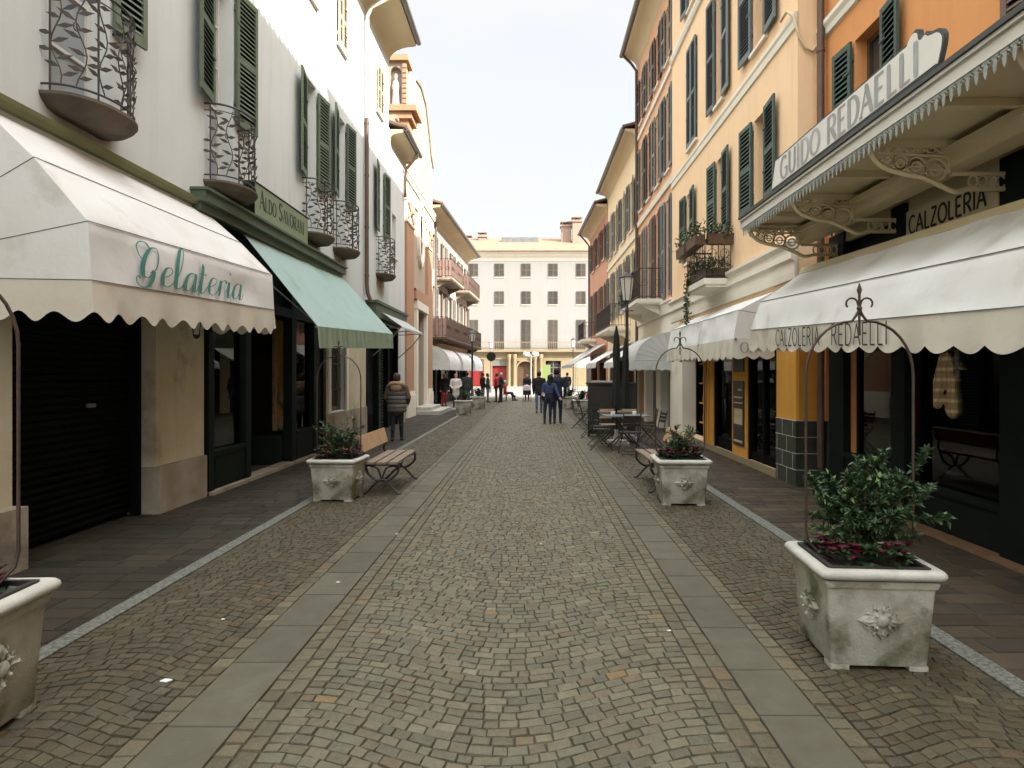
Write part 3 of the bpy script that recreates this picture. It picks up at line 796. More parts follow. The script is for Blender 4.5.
def mannequin(label, loc, rz, jm, om, sc=1., stripes=None):
    pr = []
    def A(*q): pr.append(q)
    A((0, 0, -.28), (0, 0, -.2), .19, .18, .72, 0); A((0, 0, -.15), (0, 0, .12), .17, .19, .66, 0)
    A((-.13, 0, .22), (.13, 0, .22), .085, .085, .9, 0); A((0, 0, .2), (0, 0, .33), .08, .06, .9, 0)
    for sd in (-1, 1):
        A((sd*.185, 0, .22), (sd*.245, .02, -.03), .072, .06, 1, 0); A((sd*.245, .02, -.03), (sd*.215, .10, -.27), .058, .046, 1, 0)
    A((0, .1, .28), (0, .13, .05), .05, .04, .6, 1)
    A((0, 0, .33), (0, 0, .40), .05, .045, 1, 1)
    root = thing('clothes_bust', label, 'mannequin', loc, None, rz, local=True)
    o = remeshed('bust', pr, [M[jm], M[om]], .012); o.parent = root
    b = MB()
    for sd in (-1, 1): b.rings([[(sd*.015, .137+.0, .12-.0), (sd*.10, .128, .30), (sd*.135, .09, .27), (sd*.075, .15, .10)], [(sd*.015, .150, .12), (sd*.10, .142, .30), (sd*.14, .104, .27), (sd*.075, .165, .10)]])
    for k in range(3): b.ell((.03, .135-.004*k, .05-k*.12), .012, .008, .012, 8, 4)
    b.build('lapel', M[jm], root, off=(0, 0, 0), smooth=40)
    b = MB(); b.lathe((0, 0, -1.0), [(.17, 0), (.17, .02), (.03, .05), (.018, .12), (.018, .72)], 14)
    b.build('stand', M['iron'], root, off=(0, 0, 0), smooth=40)
    if stripes:
        q = MB()
        for k in range(7):
            z = -.3+k*.085; rr = .185 if z < -.1 else .19
            q.rings([[((rr+.012)*math.cos(2*PI*i/20), (rr+.012)*.73*math.sin(2*PI*i/20), z+dz) for i in range(20)] for dz in (-.016, .016)], cap=False)
        q.build('knitted_band', M[stripes], root, off=(0, 0, 0), smooth=50)
    root.scale = (sc,)*3
    return root
mannequin('camel checked jacket on a bust in the dark shop window', (4.50, 6.86, 1.62), R(120), 'ctan', 'cscarf', .98)
mannequin('rust striped sweater on a bust in the dark shop window', (4.56, 7.42, 1.54), R(118), 'corng', 'cblack', .82, 'ctan_plain')

# ------------------------------------------------------------------ ground
g = MB(); g.poly(((-400, -200, -.03), (400, -200, -.03), (400, 800, -.03), (-400, 800, -.03)))
g.build('ground', M['piazza'], None, kind='structure', recalc=False)
PZ = 47.0
g = MB(); g.poly(((-6, -8, -.012), (5.6, -8, -.012), (5.6, PZ, -.012), (-6, PZ, -.012)))
g.build('street', M['mortar'], None, kind='structure', recalc=False)
g = MB(); g.poly(((-30, PZ+.02, -.006), (30, PZ+.02, -.006), (30, 80, -.006), (-30, 80, -.006)))
g.build('piazza_pavement', M['piazza'], None, kind='structure', recalc=False)

class Stones:
    def __init__(s): s.v = []; s.f = []; s.c = []
    def stone(s, q, colr, ch=.010, zt=.0, dz=.012, wob=.004, dome=0.):
        """q: four (x,y) corners of the joint outline; the top is inset by ch"""
        cx = sum(p[0] for p in q)/4; cy = sum(p[1] for p in q)/4; i = len(s.v)
        tz = [zt+random.uniform(-wob, wob) for _ in q]
        for (x, y), z in zip(q, tz):
            l = math.hypot(x-cx, y-cy); k = 1-ch/l
            s.v.append((cx+(x-cx)*k, cy+(y-cy)*k, z))
        for (x, y) in q:
            l = math.hypot(x-cx, y-cy); k = 1-ch*.25/l
            s.v.append((cx+(x-cx)*k, cy+(y-cy)*k, zt-dz))
        if dome:
            s.v.append((cx, cy, zt+dome+random.uniform(-.002, .002))); s.c.append((*colr, 1))
            for a in range(4): s.f.append((i+a, i+(a+1) % 4, i+8))
        else: s.f.append((i, i+1, i+2, i+3))
        for a in range(4): s.f.append((i+a, i+4+a, i+4+(a+1) % 4, i+(a+1) % 4))
        s.c += [(*colr, 1)]*8
    def build(s, name, m):
        me = bpy.data.meshes.new(name); me.from_pydata(s.v, [], s.f); me.materials.append(m)
        a = me.color_attributes.new('Col', 'FLOAT_COLOR', 'POINT')
        a.data.foreach_set('color', np.array(s.c, 'f').ravel())
        o = bpy.data.objects.new(name, me); col.objects.link(o); o['kind'] = 'structure'
        return o
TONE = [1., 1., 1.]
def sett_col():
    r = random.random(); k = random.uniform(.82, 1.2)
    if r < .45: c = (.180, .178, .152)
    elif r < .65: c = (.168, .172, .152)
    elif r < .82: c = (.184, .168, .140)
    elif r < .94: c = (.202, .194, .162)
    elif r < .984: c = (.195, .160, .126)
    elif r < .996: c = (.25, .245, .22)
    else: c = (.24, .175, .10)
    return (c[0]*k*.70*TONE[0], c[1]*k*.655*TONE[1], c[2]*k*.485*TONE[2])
st = Stones()
def arcs_lane(xa, xb, rise, y_end, nst, waves=1):
    W = xb-xa; y = .9+max(0, -rise)*1.2; q_ = 2*PI*waves/W; f = lambda x: rise*(.5-.5*math.cos(q_*(x-xa))); df = lambda x: rise*.5*q_*math.sin(q_*(x-xa))
    while y < y_end:
        d = .077*random.uniform(.92, 1.08); far = y > 16
        n = nst + random.choice((-1, 0, 0, 1)); cut = [0]
        for k in range(n-1): cut.append((k+1+random.uniform(-.26, .26))/n)
        cut.append(1)
        xs = [xa+W*c for c in cut]
        jit = [random.uniform(-.003, .003) for _ in xs]
        for k in range(n):
            q = []
            for (x, e, j) in ((xs[k], 0, jit[k]), (xs[k+1], 0, jit[k+1]), (xs[k+1], 1, jit[k+1]), (xs[k], 1, jit[k])):
                s_ = df(min(max(x, xa+.02), xb-.02)); l = math.hypot(s_, 1)
                dd = d*.955 if e else d*.045
                xx = min(max(x-s_/l*dd*.5+random.uniform(-.003, .003), xa), xb)
                q.append((xx, y+f(x)+dd+j+random.uniform(-.0025, .0025)))
            st.stone(q, sett_col(), .007, wob=.0035, dz=.013, dome=.0035)
        y += d
def straight_col(xa, xb, y_end):
    y = .9
    while y < y_end:
        L = random.uniform(.10, .17); j = lambda: random.uniform(-.004, .004)
        st.stone([(xa+.004+j(), y+.004+j()), (xb-.004+j(), y+.004+j()), (xb-.004+j(), y+L-.004+j()), (xa+.004+j(), y+L-.004+j())], sett_col(), .007, wob=.003, dome=.003)
        y += L
BL0, BL1, BR0, BR1 = -1.735, -1.40, 1.118, 1.43
GL0, GL1, GR0, GR1 = -3.0, -2.875, 2.555, 2.69
c0 = BL1+.2; c1 = BR0-.2
arcs_lane(c0, c1, -.34, PZ, 22, 1)
TONE[:] = [.61, .565, .515]  # side lanes: edge falloff and shade put into the stone colour
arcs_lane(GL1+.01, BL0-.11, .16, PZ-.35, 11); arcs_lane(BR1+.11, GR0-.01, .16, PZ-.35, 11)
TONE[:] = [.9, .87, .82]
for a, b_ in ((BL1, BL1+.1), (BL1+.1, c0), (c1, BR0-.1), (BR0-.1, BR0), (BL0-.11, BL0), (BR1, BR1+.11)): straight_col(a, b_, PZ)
st.build('road', M['sett'])
sf = Stones()
for a, b_ in ((BL0, BL1), (BR0, BR1)):
    y = .7+random.random()*.3
    while y < PZ:
        L = random.choice((.5, .56, .62, .7)); k = random.uniform(.86, 1.12)
        sf.stone([(a+.002, y+.002), (b_-.002, y+.002), (b_-.002, y+L-.003), (a+.002, y+L-.003)], (.106*k, .099*k, .069*k), .006, .002, .012, .0012)
        y += L
sf.build('path', M['flag'])
for nm, a, b_ in (('kerb', GL0, GL1), ('kerb', GR0, GR1)):
    q = MB(); y = .5
    while y < PZ:
        L = random.choice((.9, 1.1, 1.3)); q.box(a, b_, y+.002, y+L-.003, -.01, .004); y += L
    q.build(nm, M['granite'], None, kind='structure')
def slabs(name, xa, xb, pal, yd, xl, y_end, mort):
    m = MB(); m.poly(((xa, -6, -.008), (xb, -6, -.008), (xb, y_end, -.008), (xa, y_end, -.008))); m.build('pavement', M[mort], None, kind='structure', recalc=False)
    s = Stones(); y = .5
    while y < y_end:
        d = yd*random.uniform(.92, 1.08); x = xa-random.random()*xl
        while x < xb:
            L = xl*random.uniform(.75, 1.3); x0 = max(x, xa); x1 = min(x+L, xb)
            if x1-x0 > .03:
                k = random.uniform(.75, 1.22); c = random.choice(pal)
                g_ = .0045
                s.stone([(x0+g_, y+g_), (x1-g_, y+g_), (x1-g_, y+d-g_), (x0+g_, y+d-g_)], tuple(v*k for v in c), .006, .0, .008, .002)
            x += L
        y += d
    return s.build(name, M['flag'])
slabs('pavement', -5.3, GL0-.004, ((.036, .031, .0195), (.032, .028, .019), (.042, .034, .022)), .20, .34, 31., 'mortar')
slabs('pavement', GR1+.004, 5.3, ((.056, .041, .024), (.048, .036, .023), (.062, .047, .029), (.046, .038, .026)), .215, .36, 31., 'mortarl')
for xa, xb in ((-6., GL0-.004), (GR1+.004, 6.)):
    m = MB(); m.poly(((xa, 31.01, -.004), (xb, 31.01, -.004), (xb, PZ, -.004), (xa, PZ, -.004)))
    m.build('far_pavement', M['piazza'], None, kind='structure', recalc=False)
for x, y, w, r_ in ((-1.99, 3.60, .035, .5), (-1.55, 5.3, .018, .2), (-1.4, 6.9, .02, 1.), (.9, 4.3, .016, .1), (-2.1, 4.5, .014, .3), (.1, 6.5, .014, .9)):
    q = MB(); q.rings([[(x+w*math.cos(r_+a)*f, y+.6*w*math.sin(r_+a)*f, z) for a in (0, 1.5, 3.1, 4.5)] for f, z in ((1, .0065), (.9, .012))])
    tag(q.build('paper_scrap', M['litter']), 'white scrap of litter lying on the setts', 'litter', 'scraps of litter on the setts')
# ------------------------------------------------------------------ LEFT SIDE
LX = -4.5
FL = straight(LX, -1)
BW = 1.04
bal_u = [(6.06, 4.28), (9.09, 4.36), (12.98, 4.49), (15.0, 4.57), (19.15, 4.62)]
wins = [  # u0,u1, balcony z, shutter z0,z1, shutter width, sides
    (6.17, 7.05, 4.28, 5.36, 7.45, .46, 'far', (5, 9)),
    (9.28, 9.97, 4.36, 5.46, 7.50, .58, 'both', (10, 7)),
    (13.12, 13.80, 4.49, 5.56, 7.56, .58, 'both', (10, 6)),
    (15.28, 15.95, 4.57, 5.75, 7.74, .58, 'both', (10, 6)),
    (19.38, 20.05, 4.62, 5.85, 7.80, .60, 'both', (8, 4))]
B1 = thing('townhouse', 'cream plastered townhouse with bowed iron balconies and green louvred shutters', 'building', (LX, 6, 0))
holes = [(a, b_, z+.02, 7.52+(z-4.36)) for a, b_, z, *_ in wins]
up = [(6.3, 7.1), (9.25, 9.95), (13.1, 13.8), (15.3, 15.95), (19.2, 19.9)]
holes += [(a, b_, 9.35, 10.75) for a, b_ in up]
holes += [(5.72, 7.9, -.05, 2.85, .34), (9.08, 14.32, -.05, 3.92, .12), (14.72, 15.95, .82, 3.05, .22), (17.98, 22.3, -.05, 3.2, .2)]
# the near house and its lower neighbour past the drainpipe
wall(FL, B1, -8, 20.85, -.1, 12.15, [h for h in holes if h[1] < 20.9 and h[0] < 17.9]+[(17.98, 20.85, -.05, 3.2, .2)], M['cream'])
eave(FL, B1, -8, 20.9, 12.1, .88, cove=.55)
for (a, b_, z, s0, s1, sw, sides, ang) in wins:
    window(FL, B1, a, b_, z+.03, 7.5+(z-4.36), 'shgreen', sw, (s0, s1), ang, sides, pane='panel', sill=False, bars=4, mull=1, recess=.2)
for a, b_ in up:
    window(FL, B1, a, b_, 9.36, 10.74, 'shbeige', None, None, closed=True, recess=.1, sillm='trim')
# worn plaster, stone plinths and trims at ground floor
SPLIT = ('guide_rail', 'display_glass', 'window_frame', 'menu_board', 'shop_window', 'worn_plaster_panel', 'pier', 'ochre_facing', 'ground_floor_facing', 'plinth', 'plinth_stone', 'stone_plinth')
def lb(name, m, boxes, parent=B1, fr=FL):
    if name in SPLIT and len(boxes) > 1:
        for q in boxes[1:]: lb(name, m, [q], parent, fr)
        boxes = boxes[:1]
    b = MB(fr)
    for q in boxes: b.box(*q)
    return b.build(name, M[m], parent)
lb('worn_plaster_panel', 'creamlow', [(7.896, 9.05, -.16, .012, .58, 2.849)])
lb('stone_plinth', 'stone', [(7.892, 9.06, -.16, .055, 0, .57)])
lb('stone_plinth', 'stone', [(4.9, 5.70, -.02, .16, 0, .54)])
lb('worn_plaster_panel', 'creamlow', [(3.0, 5.71, -.0, .012, .54, 2.95)])
lb('stone_plinth', 'stone', [(14.36, 17.95, -.02, .045, 0, .80)])
lb('worn_plaster_panel', 'creamlow', [(14.33, 14.535, -.0, .01, .8, 3.25), (16.135, 17.95, -.0, .01, .8, 3.25)])
lb('stone_surround', 'trim', [(14.54, 14.72, -.02, .05, .80, 3.2), (15.95, 16.13, -.02, .05, .80, 3.2), (14.54, 16.13, -.02, .055, 3.05, 3.22)])
b = MB(FL)
for k in range(9): b.tube([(14.8+k*.135, -.1, .82), (14.8+k*.135, -.1, 3.05)], .011, 6)
for z in (1.3, 1.9, 2.5): b.box(14.72, 15.95, -.108, -.092, z, z+.03)
w = lb('window', 'greydoor', [(14.72, 14.82, -.2, -.14, .82, 3.05), (15.85, 15.95, -.2, -.14, .82, 3.05), (14.82, 15.85, -.2, -.141, 2.95, 3.05), (14.82, 15.85, -.2, -.141, .82, .92), (15.3, 15.37, -.2, -.142, .92, 2.95)])
b.build('bars', M['rust'], w); lb('pane', 'pane', [(14.8, 15.87, -.19, -.18, .9, 2.97)], w)
# small round-headed lunette above
b = MB(FL)
op = [(15.35+.27*math.cos(PI*k/12), 3.62+.42*math.sin(PI*k/12)) for k in range(13)]
ou = [(15.35+.40*math.cos(PI*k/12), 3.56+.56*math.sin(PI*k/12)) for k in range(13)]
b.rings([[(u, .004, z) for u, z in ou], [(u, .06, z) for u, z in ou], [(u, .06, z) for u, z in op], [(u, .008, z) for u, z in op]], cap=False)
lu = b.build('lunette', M['stone'], B1)
b = MB(FL); b.poly([(u, .012, z) for u, z in op]); b.build('grille', M['black'], lu)
# bowed balconies
def bowed(uc, a, w, k=.75, n=20):
    return [(uc-a*math.cos(PI*i/n), w*math.sin(PI*i/n)**k) for i in range(n+1)]
def make_balcony(u0, z):
    uc = u0+BW/2
    b = MB(FL)
    rings = []
    for f, zz in ((.60, -.15), (.82, -.125), (.95, -.075), (1.0, -.04), (1.02, -.03), (1.02, 0.0)):
        rings.append([(u, w, z+zz) for u, w in bowed(uc, BW/2*f+.02, .42*f+.03)]+[(uc+BW/2*f+.02, -.02, z+zz), (uc-BW/2*f-.02, -.02, z+zz)])
    b.rings(rings)
    sl = b.build('balcony', M['slabst'], B1, smooth=30)
    r = MB(FL); L = bowed(uc, BW/2, .42, n=28); H_ = 1.05
    r.tube([(u, w, z+H_) for u, w in L], .015, 6); r.tube([(u, w, z+.07) for u, w in L], .011, 6); r.tube([(u, w, z+H_*.97-.06) for u, w in L], .007, 5)
    rnd = random.Random(11)
    for i in range(1, 28, 4):
        u, w = L[i]
        if i in (1, 9, 17, 25): r.tube([(u, w, z+.0), (u, w, z+H_)], .010, 5)
        # climbing stem with leaves
        u2, w2 = L[min(i+2, 28)]; tx, ty = u2-u, w2-w; l = math.hypot(tx, ty); tx /= l; ty /= l
        stem = []
        for k in range(13):
            t = k/12; s = .045*math.sin(t*9+i)
            stem.append((u+tx*(s+.05), w+ty*(s+.05), z+.08+t*(H_-.14)))
        r.tube(stem, .0065, 5)
        for k in range(1, 12):
            p = stem[k]; sd = 1 if k % 2 else -1
            d = Vector((tx*sd, ty*sd, .1+.35*rnd.random()))
            base = Vector(p); ln = .145*rnd.uniform(.8, 1.15); d.normalize()
            nn = Vector((ty, -tx, 0)); side = d.cross(nn).normalized()
            i0 = len(r.v)
            for q in (base, base+d*ln*.45+side*.024, base+d*ln, base+d*ln*.45-side*.024):
                r.vert(tuple(q+nn*.003))
            for q in (base, base+d*ln*.45+side*.024, base+d*ln, base+d*ln*.45-side*.024):
                r.vert(tuple(q-nn*.003))
            for q in ((0, 1, 2, 3), (7, 6, 5, 4), (0, 4, 5, 1), (1, 5, 6, 2), (2, 6, 7, 3), (3, 7, 4, 0)): r.face([i0+x for x in q])
    for i in (5, 15, 23):
        u, w = L[i]; pts = [(u, w+.008, z+.62)]
        for k in range(15):
            a = k*.55; rr = .055-.003*k; pts.append((u+rr*math.cos(a), w+.008, z+.62+rr*math.sin(a)))
        r.tube(pts, .006, 5)
    r.build('railing', M['iron'], sl)
for u0, z in bal_u: make_balcony(u0, z)
# rust stains under the slabs keep their own streaky shape
M['stain'] = mat('rust_stain', (.36, .19, .07), .95, (.5, .36, .2), 4., 1.2)
nt_ = M['stain'].node_tree; tcs = nt_.nodes.new('ShaderNodeTexCoord'); sx = nt_.nodes.new('ShaderNodeSeparateXYZ'); nt_.links.new(tcs.outputs['Generated'], sx.inputs[0])
def mth(op, a, b_=None):
    n = nt_.nodes.new('ShaderNodeMath'); n.operation = op
    for i, v in enumerate((a, b_)):
        if v is None: continue
        if isinstance(v, float): n.inputs[i].default_value = v
        else: nt_.links.new(v, n.inputs[i])
    return n.outputs[0]
yy = mth('MULTIPLY', mth('MULTIPLY', sx.outputs['Y'], mth('SUBTRACT', 1., sx.outputs['Y'])), 4.)
nz = nt_.nodes.new('ShaderNodeTexNoise'); nz.inputs['Scale'].default_value = 5.; nz.inputs['Detail'].default_value = 6.; nt_.links.new(tcs.outputs['Object'], nz.inputs['Vector'])
fac = mth('MULTIPLY', mth('MULTIPLY', mth('POWER', yy, 1.2), mth('POWER', sx.outputs['Z'], 1.5)), mth('MULTIPLY', nz.outputs[0], 1.5))
tr_ = nt_.nodes.new('ShaderNodeBsdfTransparent'); ms = nt_.nodes.new('ShaderNodeMixShader'); nt_.links.new(mth('MINIMUM', fac, .85), ms.inputs[0]); nt_.links.new(tr_.outputs[0], ms.inputs[1]); nt_.links.new(nt_.nodes['Principled BSDF'].outputs[0], ms.inputs[2]); nt_.links.new(ms.outputs[0], nt_.nodes['Material Output'].inputs[0])
for i_, (u0, z) in enumerate(bal_u):
    b = MB(FL); zl = z-(.34 if i_ in (0, 1) else .75); b.rings([[(u0-.05, .004, zl), (u0+BW+.12, .004, zl), (u0+BW+.12, .004, z+.02), (u0-.05, .004, z+.02)], [(u0-.05, .005, zl), (u0+BW+.12, .005, zl), (u0+BW+.12, .005, z+.02), (u0-.05, .005, z+.02)]])
    b.build('rust_stain', M['stain'], B1)
# downpipe
b = MB(FL); b.tube([(17.75, .9, 12.05), (17.75, .7, 11.8), (17.75, .22, 11.55), (17.75, .10, 11.3), (17.75, .085, 8.55)], .05, 8)
b.build('upper_downpipe', M['trim'], B1, smooth=60)
b = MB(FL); b.tube([(17.75, .085, 8.56), (17.75, .085, 4.1), (17.75, .11, 3.85), (17.75, .2, 3.62)], .055, 8)
for z in (8.4, 7, 5.6, 4.3): b.tube([(17.75, .085, z), (17.75, .085, z+.05)], .066, 8)
b.build('downpipe', M['pipe'], B1, smooth=60)
# roller shutter of the closed shop
b = MB(FL); n = 34
for k in range(n):
    z = .04+k*.078; b.prism([(-.29, z), (-.265, z+.01), (-.255, z+.038), (-.265, z+.066), (-.29, z+.076)], 0, 5.76, 7.62) if 0 else None
    b.rings([[(5.74, w, zz) for w, zz in ((-.29, z), (-.268, z+.008), (-.256, z+.038), (-.268, z+.068), (-.29, z+.077))], [(7.88, w, zz) for w, zz in ((-.29, z), (-.268, z+.008), (-.256, z+.038), (-.268, z+.068), (-.29, z+.077))]])
rs = b.build('roller_shutter', M['black'], B1)
lb('handle', 'zinc', [(7.05, 7.17, -.256, -.225, 1.32, 1.36)], rs)
lb('guide_rail', 'black', [(5.725, 5.80, -.25, -.16, 0, 2.84), (7.82, 7.895, -.25, -.16, 0, 2.84)], rs)
# wooden shop front with recessed entrance
sfr = lb('shop_front', 'dgreen', [
    (9.1, 9.26, -.12, .06, 0, 3.6), (10.32, 10.50, -.12, .05, 0, 3.6), (12.30, 12.52, -.12, .05, 0, 3.6), (13.55, 13.68, -.12, .05, 0, 3.6), (14.12, 14.30, -.12, .06, 0, 3.6),
    (13.68, 14.12, -.12, .02, 0, 3.6),
    (9.26, 10.32, -.10, .03, 0, .55), (12.52, 13.55, -.10, .03, 0, .55), (9.26, 14.12, -.13, .045, 2.72, 2.88), (9.26, 14.12, -.16, -.1, 2.88, 3.9),
    (9.32, 10.26, .03, .045, .1, .48), (12.58, 13.49, .03, .045, .1, .48), (9.26, 10.32, -.10, .07, .55, .60), (12.52, 13.55, -.10, .07, .55, .60)])
lb('display_glass', 'glass', [(9.26, 10.32, -.06, -.05, .6, 2.72), (12.52, 13.55, -.06, -.05, .6, 2.72)], sfr)
b = MB(FL)   # recessed entrance: splayed side glass and door
b.rings([[(10.5, -.12, z), (10.56, -.12, z), (10.92, -.95, z), (10.86, -.97, z)] for z in (0, .55)])
b.rings([[(12.3, -.12, z), (12.24, -.12, z), (11.92, -.95, z), (11.98, -.97, z)] for z in (0, .55)])
for z0, z1 in ((.0, 2.72),):
    for u in (10.88, 11.88): b.box(u, u+.08, -1.0, -.92, z0, z1)
b.box(10.96, 11.88, -1.0, -.93, 2.2, 2.3); b.box(10.96, 11.88, -1.0, -.93, 0, .35)
for z in (.85, 1.0, 1.15): b.box(10.96, 11.88, -.985, -.95, z, z+.045)
d = b.build('entrance_door', M['dgreen'], sfr)
b = MB(FL); b.box(10.96, 11.88, -.975, -.965, .35, 2.2); b.build('door_glass', M['glass'], d)
b = MB(FL); b.tube([(11.78, -.9, .9), (11.78, -.88, 1.0), (11.78, -.88, 1.3), (11.78, -.9, 1.4)], .014, 6); b.build('door_handle', M['zinc'], d)
b = MB(FL)   # interior with display blocks and shelves
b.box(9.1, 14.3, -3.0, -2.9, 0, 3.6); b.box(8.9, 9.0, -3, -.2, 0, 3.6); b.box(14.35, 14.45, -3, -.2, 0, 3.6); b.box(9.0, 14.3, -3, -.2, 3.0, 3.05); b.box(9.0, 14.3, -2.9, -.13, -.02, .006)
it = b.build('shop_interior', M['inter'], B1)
b = MB(FL)
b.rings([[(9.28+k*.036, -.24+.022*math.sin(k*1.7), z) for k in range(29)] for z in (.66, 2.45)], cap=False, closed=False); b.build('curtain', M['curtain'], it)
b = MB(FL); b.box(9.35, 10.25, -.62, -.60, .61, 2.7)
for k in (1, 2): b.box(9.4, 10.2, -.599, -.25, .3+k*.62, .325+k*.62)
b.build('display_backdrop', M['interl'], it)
b = MB(FL); b.box(12.55, 13.5, -.36, -.34, .6, 2.72); b.build('display_backdrop', M['amber_reflection'], it)  # amber panel paints the opposite facade's reflection in this window
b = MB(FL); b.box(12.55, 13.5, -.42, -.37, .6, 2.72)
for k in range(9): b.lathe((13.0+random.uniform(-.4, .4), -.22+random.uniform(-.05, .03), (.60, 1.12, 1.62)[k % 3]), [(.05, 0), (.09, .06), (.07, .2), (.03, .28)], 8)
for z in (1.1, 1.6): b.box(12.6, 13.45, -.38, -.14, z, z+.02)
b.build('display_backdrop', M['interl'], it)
lb('door_sill', 'stone', [(9.1, 14.3, -.14, .12, 0, .05)], sfr)
# big fascia board under the sign
fs = lb('fascia_cornice', 'fgreen', [(8.75, 15.3, -.02, .12, 3.86, 3.98), (8.72, 15.33, -.02, .20, 3.98, 4.12), (8.70, 15.35, -.02, .24, 4.12, 4.155)])
# olive moulding over the first awning
moulding(FL, B1, 5.2, 9.0, [(-.02, 3.92), (.05, 3.93), (.10, 3.97), (.11, 4.01), (.05, 4.03), (-.02, 4.03)], 'olive', 'awning_batten')

# name board
u0, u1, z0, z1 = 10.28, 12.74, 4.16, 4.68
sg = thing('shop_sign', 'sage green name board with dark serif capitals above the mint awning', 'sign', (LX+.1, 11.5, z0))
b = MB(FL); b.box(u0, u1, .03, .19, z0, z1); b.build('board', M['sgreen'], sg)
b = MB(FL); b.box(u0-.004, u0-.001, .02, .2, z0-.02, z1+.01); b.box(u0, u1, .02, .20, z1, z1+.02); b.box(u0, u1, .02, .194, z0-.03, z0); b.build('edge_trim', M['dgreen'], sg)
def f_(b):
    place = lambda u, v, l=0.: FL((u0+.20+u, .193+l, z0+.16+v))
    caps_text(b, 'ALDO SAVORANI', place, .29, .19, .07, .075, .84, .76, .12)
obj_text('lettering', M['sdark'], sg, f_)

# ---- awnings
ga = hood('awning', 'white fabric hood awning with green script lettering over the closed shop', FL, 5.36, 9.2,
     [(.03, 3.86), (.46, 3.44), (.90, 2.92), (.93, 2.44)], [(.03, 3.88), (.46, 3.50), (.89, 3.06), (.92, 2.57)], .34, (M['awhite'], M['aval']),
     end_a=[(.02, 3.86), (.02, 3.18), (.02, 2.74), (.02, 2.46)], end_b=[(.02, 3.88), (.02, 3.3), (.02, 2.9), (.02, 2.57)], scal=.36, amp=.085, seams=(1, 2, 3))
def f_(b):
    x = 0.; S = .234; u_s = 5.93
    def surf(u, v, l):
        uu = u_s+u; t = (uu-5.36)/(9.2-5.36)
        zb = lerp(2.44, 2.57, t); zt = lerp(2.92, 3.06, t); z = zb+.052+v
        f = (z-zb)/(zt-zb); w = lerp(lerp(.93, .92, t), lerp(.90, .89, t), f)
        return FL((uu, w+.022+l+.012*math.sin(PI*min(max(f, 0), 1)), z))
    for ci, ch in enumerate('Gelateria'):
        adv, strokes = SCRIPT[ch]
        for si, pts in enumerate(strokes):
            sz = S*(.86 if ch == 'G' else 1.)
            vs = .82
            P_ = [(x+(px*1.62+.16*py)*sz, py*sz*vs) for px, py in pts]
            wf = lambda dx, dy, t, g=(ch == 'G'): (.032+(.20 if not g else .26)*max(0, abs(dy))**2*(1 if (dy < 0 or len(pts) == 2) else .12)*math.sin(PI*min(1, .18+t*.8))**.5)*S*1.25
            if len(pts) == 2 and ch == 'i': wf = lambda dx, dy, t: .16*S
            if len(pts) == 2 and ch == 't': wf = lambda dx, dy, t: .05*S
            ribbon(b, P_, wf, lambda u, v, l=si*.0006+(ci % 2)*.0004: surf(u, v, l))
        x += adv*1.74*S*(.9 if ch == 'G' else 1.)
obj_text('lettering', M['teal'], ga, f_)
hood('awning', 'mint green sloping awning with a straight fringe beneath the name board', FL, 10.2, 15.45,
     [(.06, 3.84), (1.20, 2.42)], [(.06, 3.98), (1.27, 2.62)], .36, (M['agreen'], M['agreenv']), scal=.14, amp=.02, wave='none', ripple=.02, seams=(), sag=.05)
lb3 = hood('awning', 'small white awning on steel arms beyond the drainpipe', FL, 18.6, 22.3, [(.30, 3.42), (.86, 3.02)], [(.30, 3.42), (.86, 3.04)], .10,
     (M['agrey'], M['agrey']), wave='none', seams=(), sag=.0)
b = MB(FL)
for u in (18.7, 22.2): b.tube([(u, .02, 2.2), (u, .5, 2.62), (u, .8, 3.0)], .018, 6)
b.build('arm', M['zinc'], lb3)
b = MB(FL); b.box(17.95, 22.35, -.02, .30, 3.24, 3.66); b.box(17.9, 22.4, -.02, .34, 3.62, 3.70); b.build('shop_fascia', M['fgreen'], B1)
# small lantern under the first awning
ln = thing('wall_lantern', 'small black lantern hanging under the scalloped white awning', 'lantern', (LX+.3, 8.25, 2.45))
b = MB(FL); b.tube([(8.25, .012, 2.5), (8.25, .1, 2.6), (8.25, .25, 2.6), (8.25, .32, 2.5)], .012, 6); b.tube([(8.25, .32, 2.5), (8.25, .32, 2.42)], .008, 5); b.build('bracket', M['iron'], ln)
b = MB(FL); b.lathe((8.25, .32, 2.12), [(.012, 0), (.035, .02), (.05, .05)], 8); b.lathe((8.25, .32, 2.12), [(.085, .25), (.09, .265), (.03, .33), (.012, .35)], 8)
for k in range(4):
    a = k*PI/2+.4; b.tube([(8.25+.045*math.cos(a), .32+.045*math.sin(a), 2.17), (8.25+.08*math.cos(a), .32+.08*math.sin(a), 2.37)], .007, 4)
b.build('lantern_frame', M['iron'], ln)
b = MB(FL); b.lathe((8.25, .32, 2.17), [(.04, 0), (.072, .2)], 8); b.build('lantern_glass', M['lampg'], ln)
# third shop with louvred grille doors
lb('shop_front', 'black', [(18.0, 18.2, -.2, .02, 0, 3.2), (19.4, 19.55, -.2, .0, 0, 3.2), (20.65, 20.8, -.2, .02, 0, 3.2), (18.2, 19.4, -.19, -.1, 0, .5), (18.2, 20.8, -.19, -.1, 2.6, 3.2)])
b = MB(FL)
for k in range(27): b.box(19.56, 20.64, -.16, -.12, .05+k*.095, .12+k*.095)
b.build('roller_shutter', M['shgreen2'], B1); lb('display_glass', 'pane', [(18.2, 19.4, -.16, -.15, .5, 2.6)])

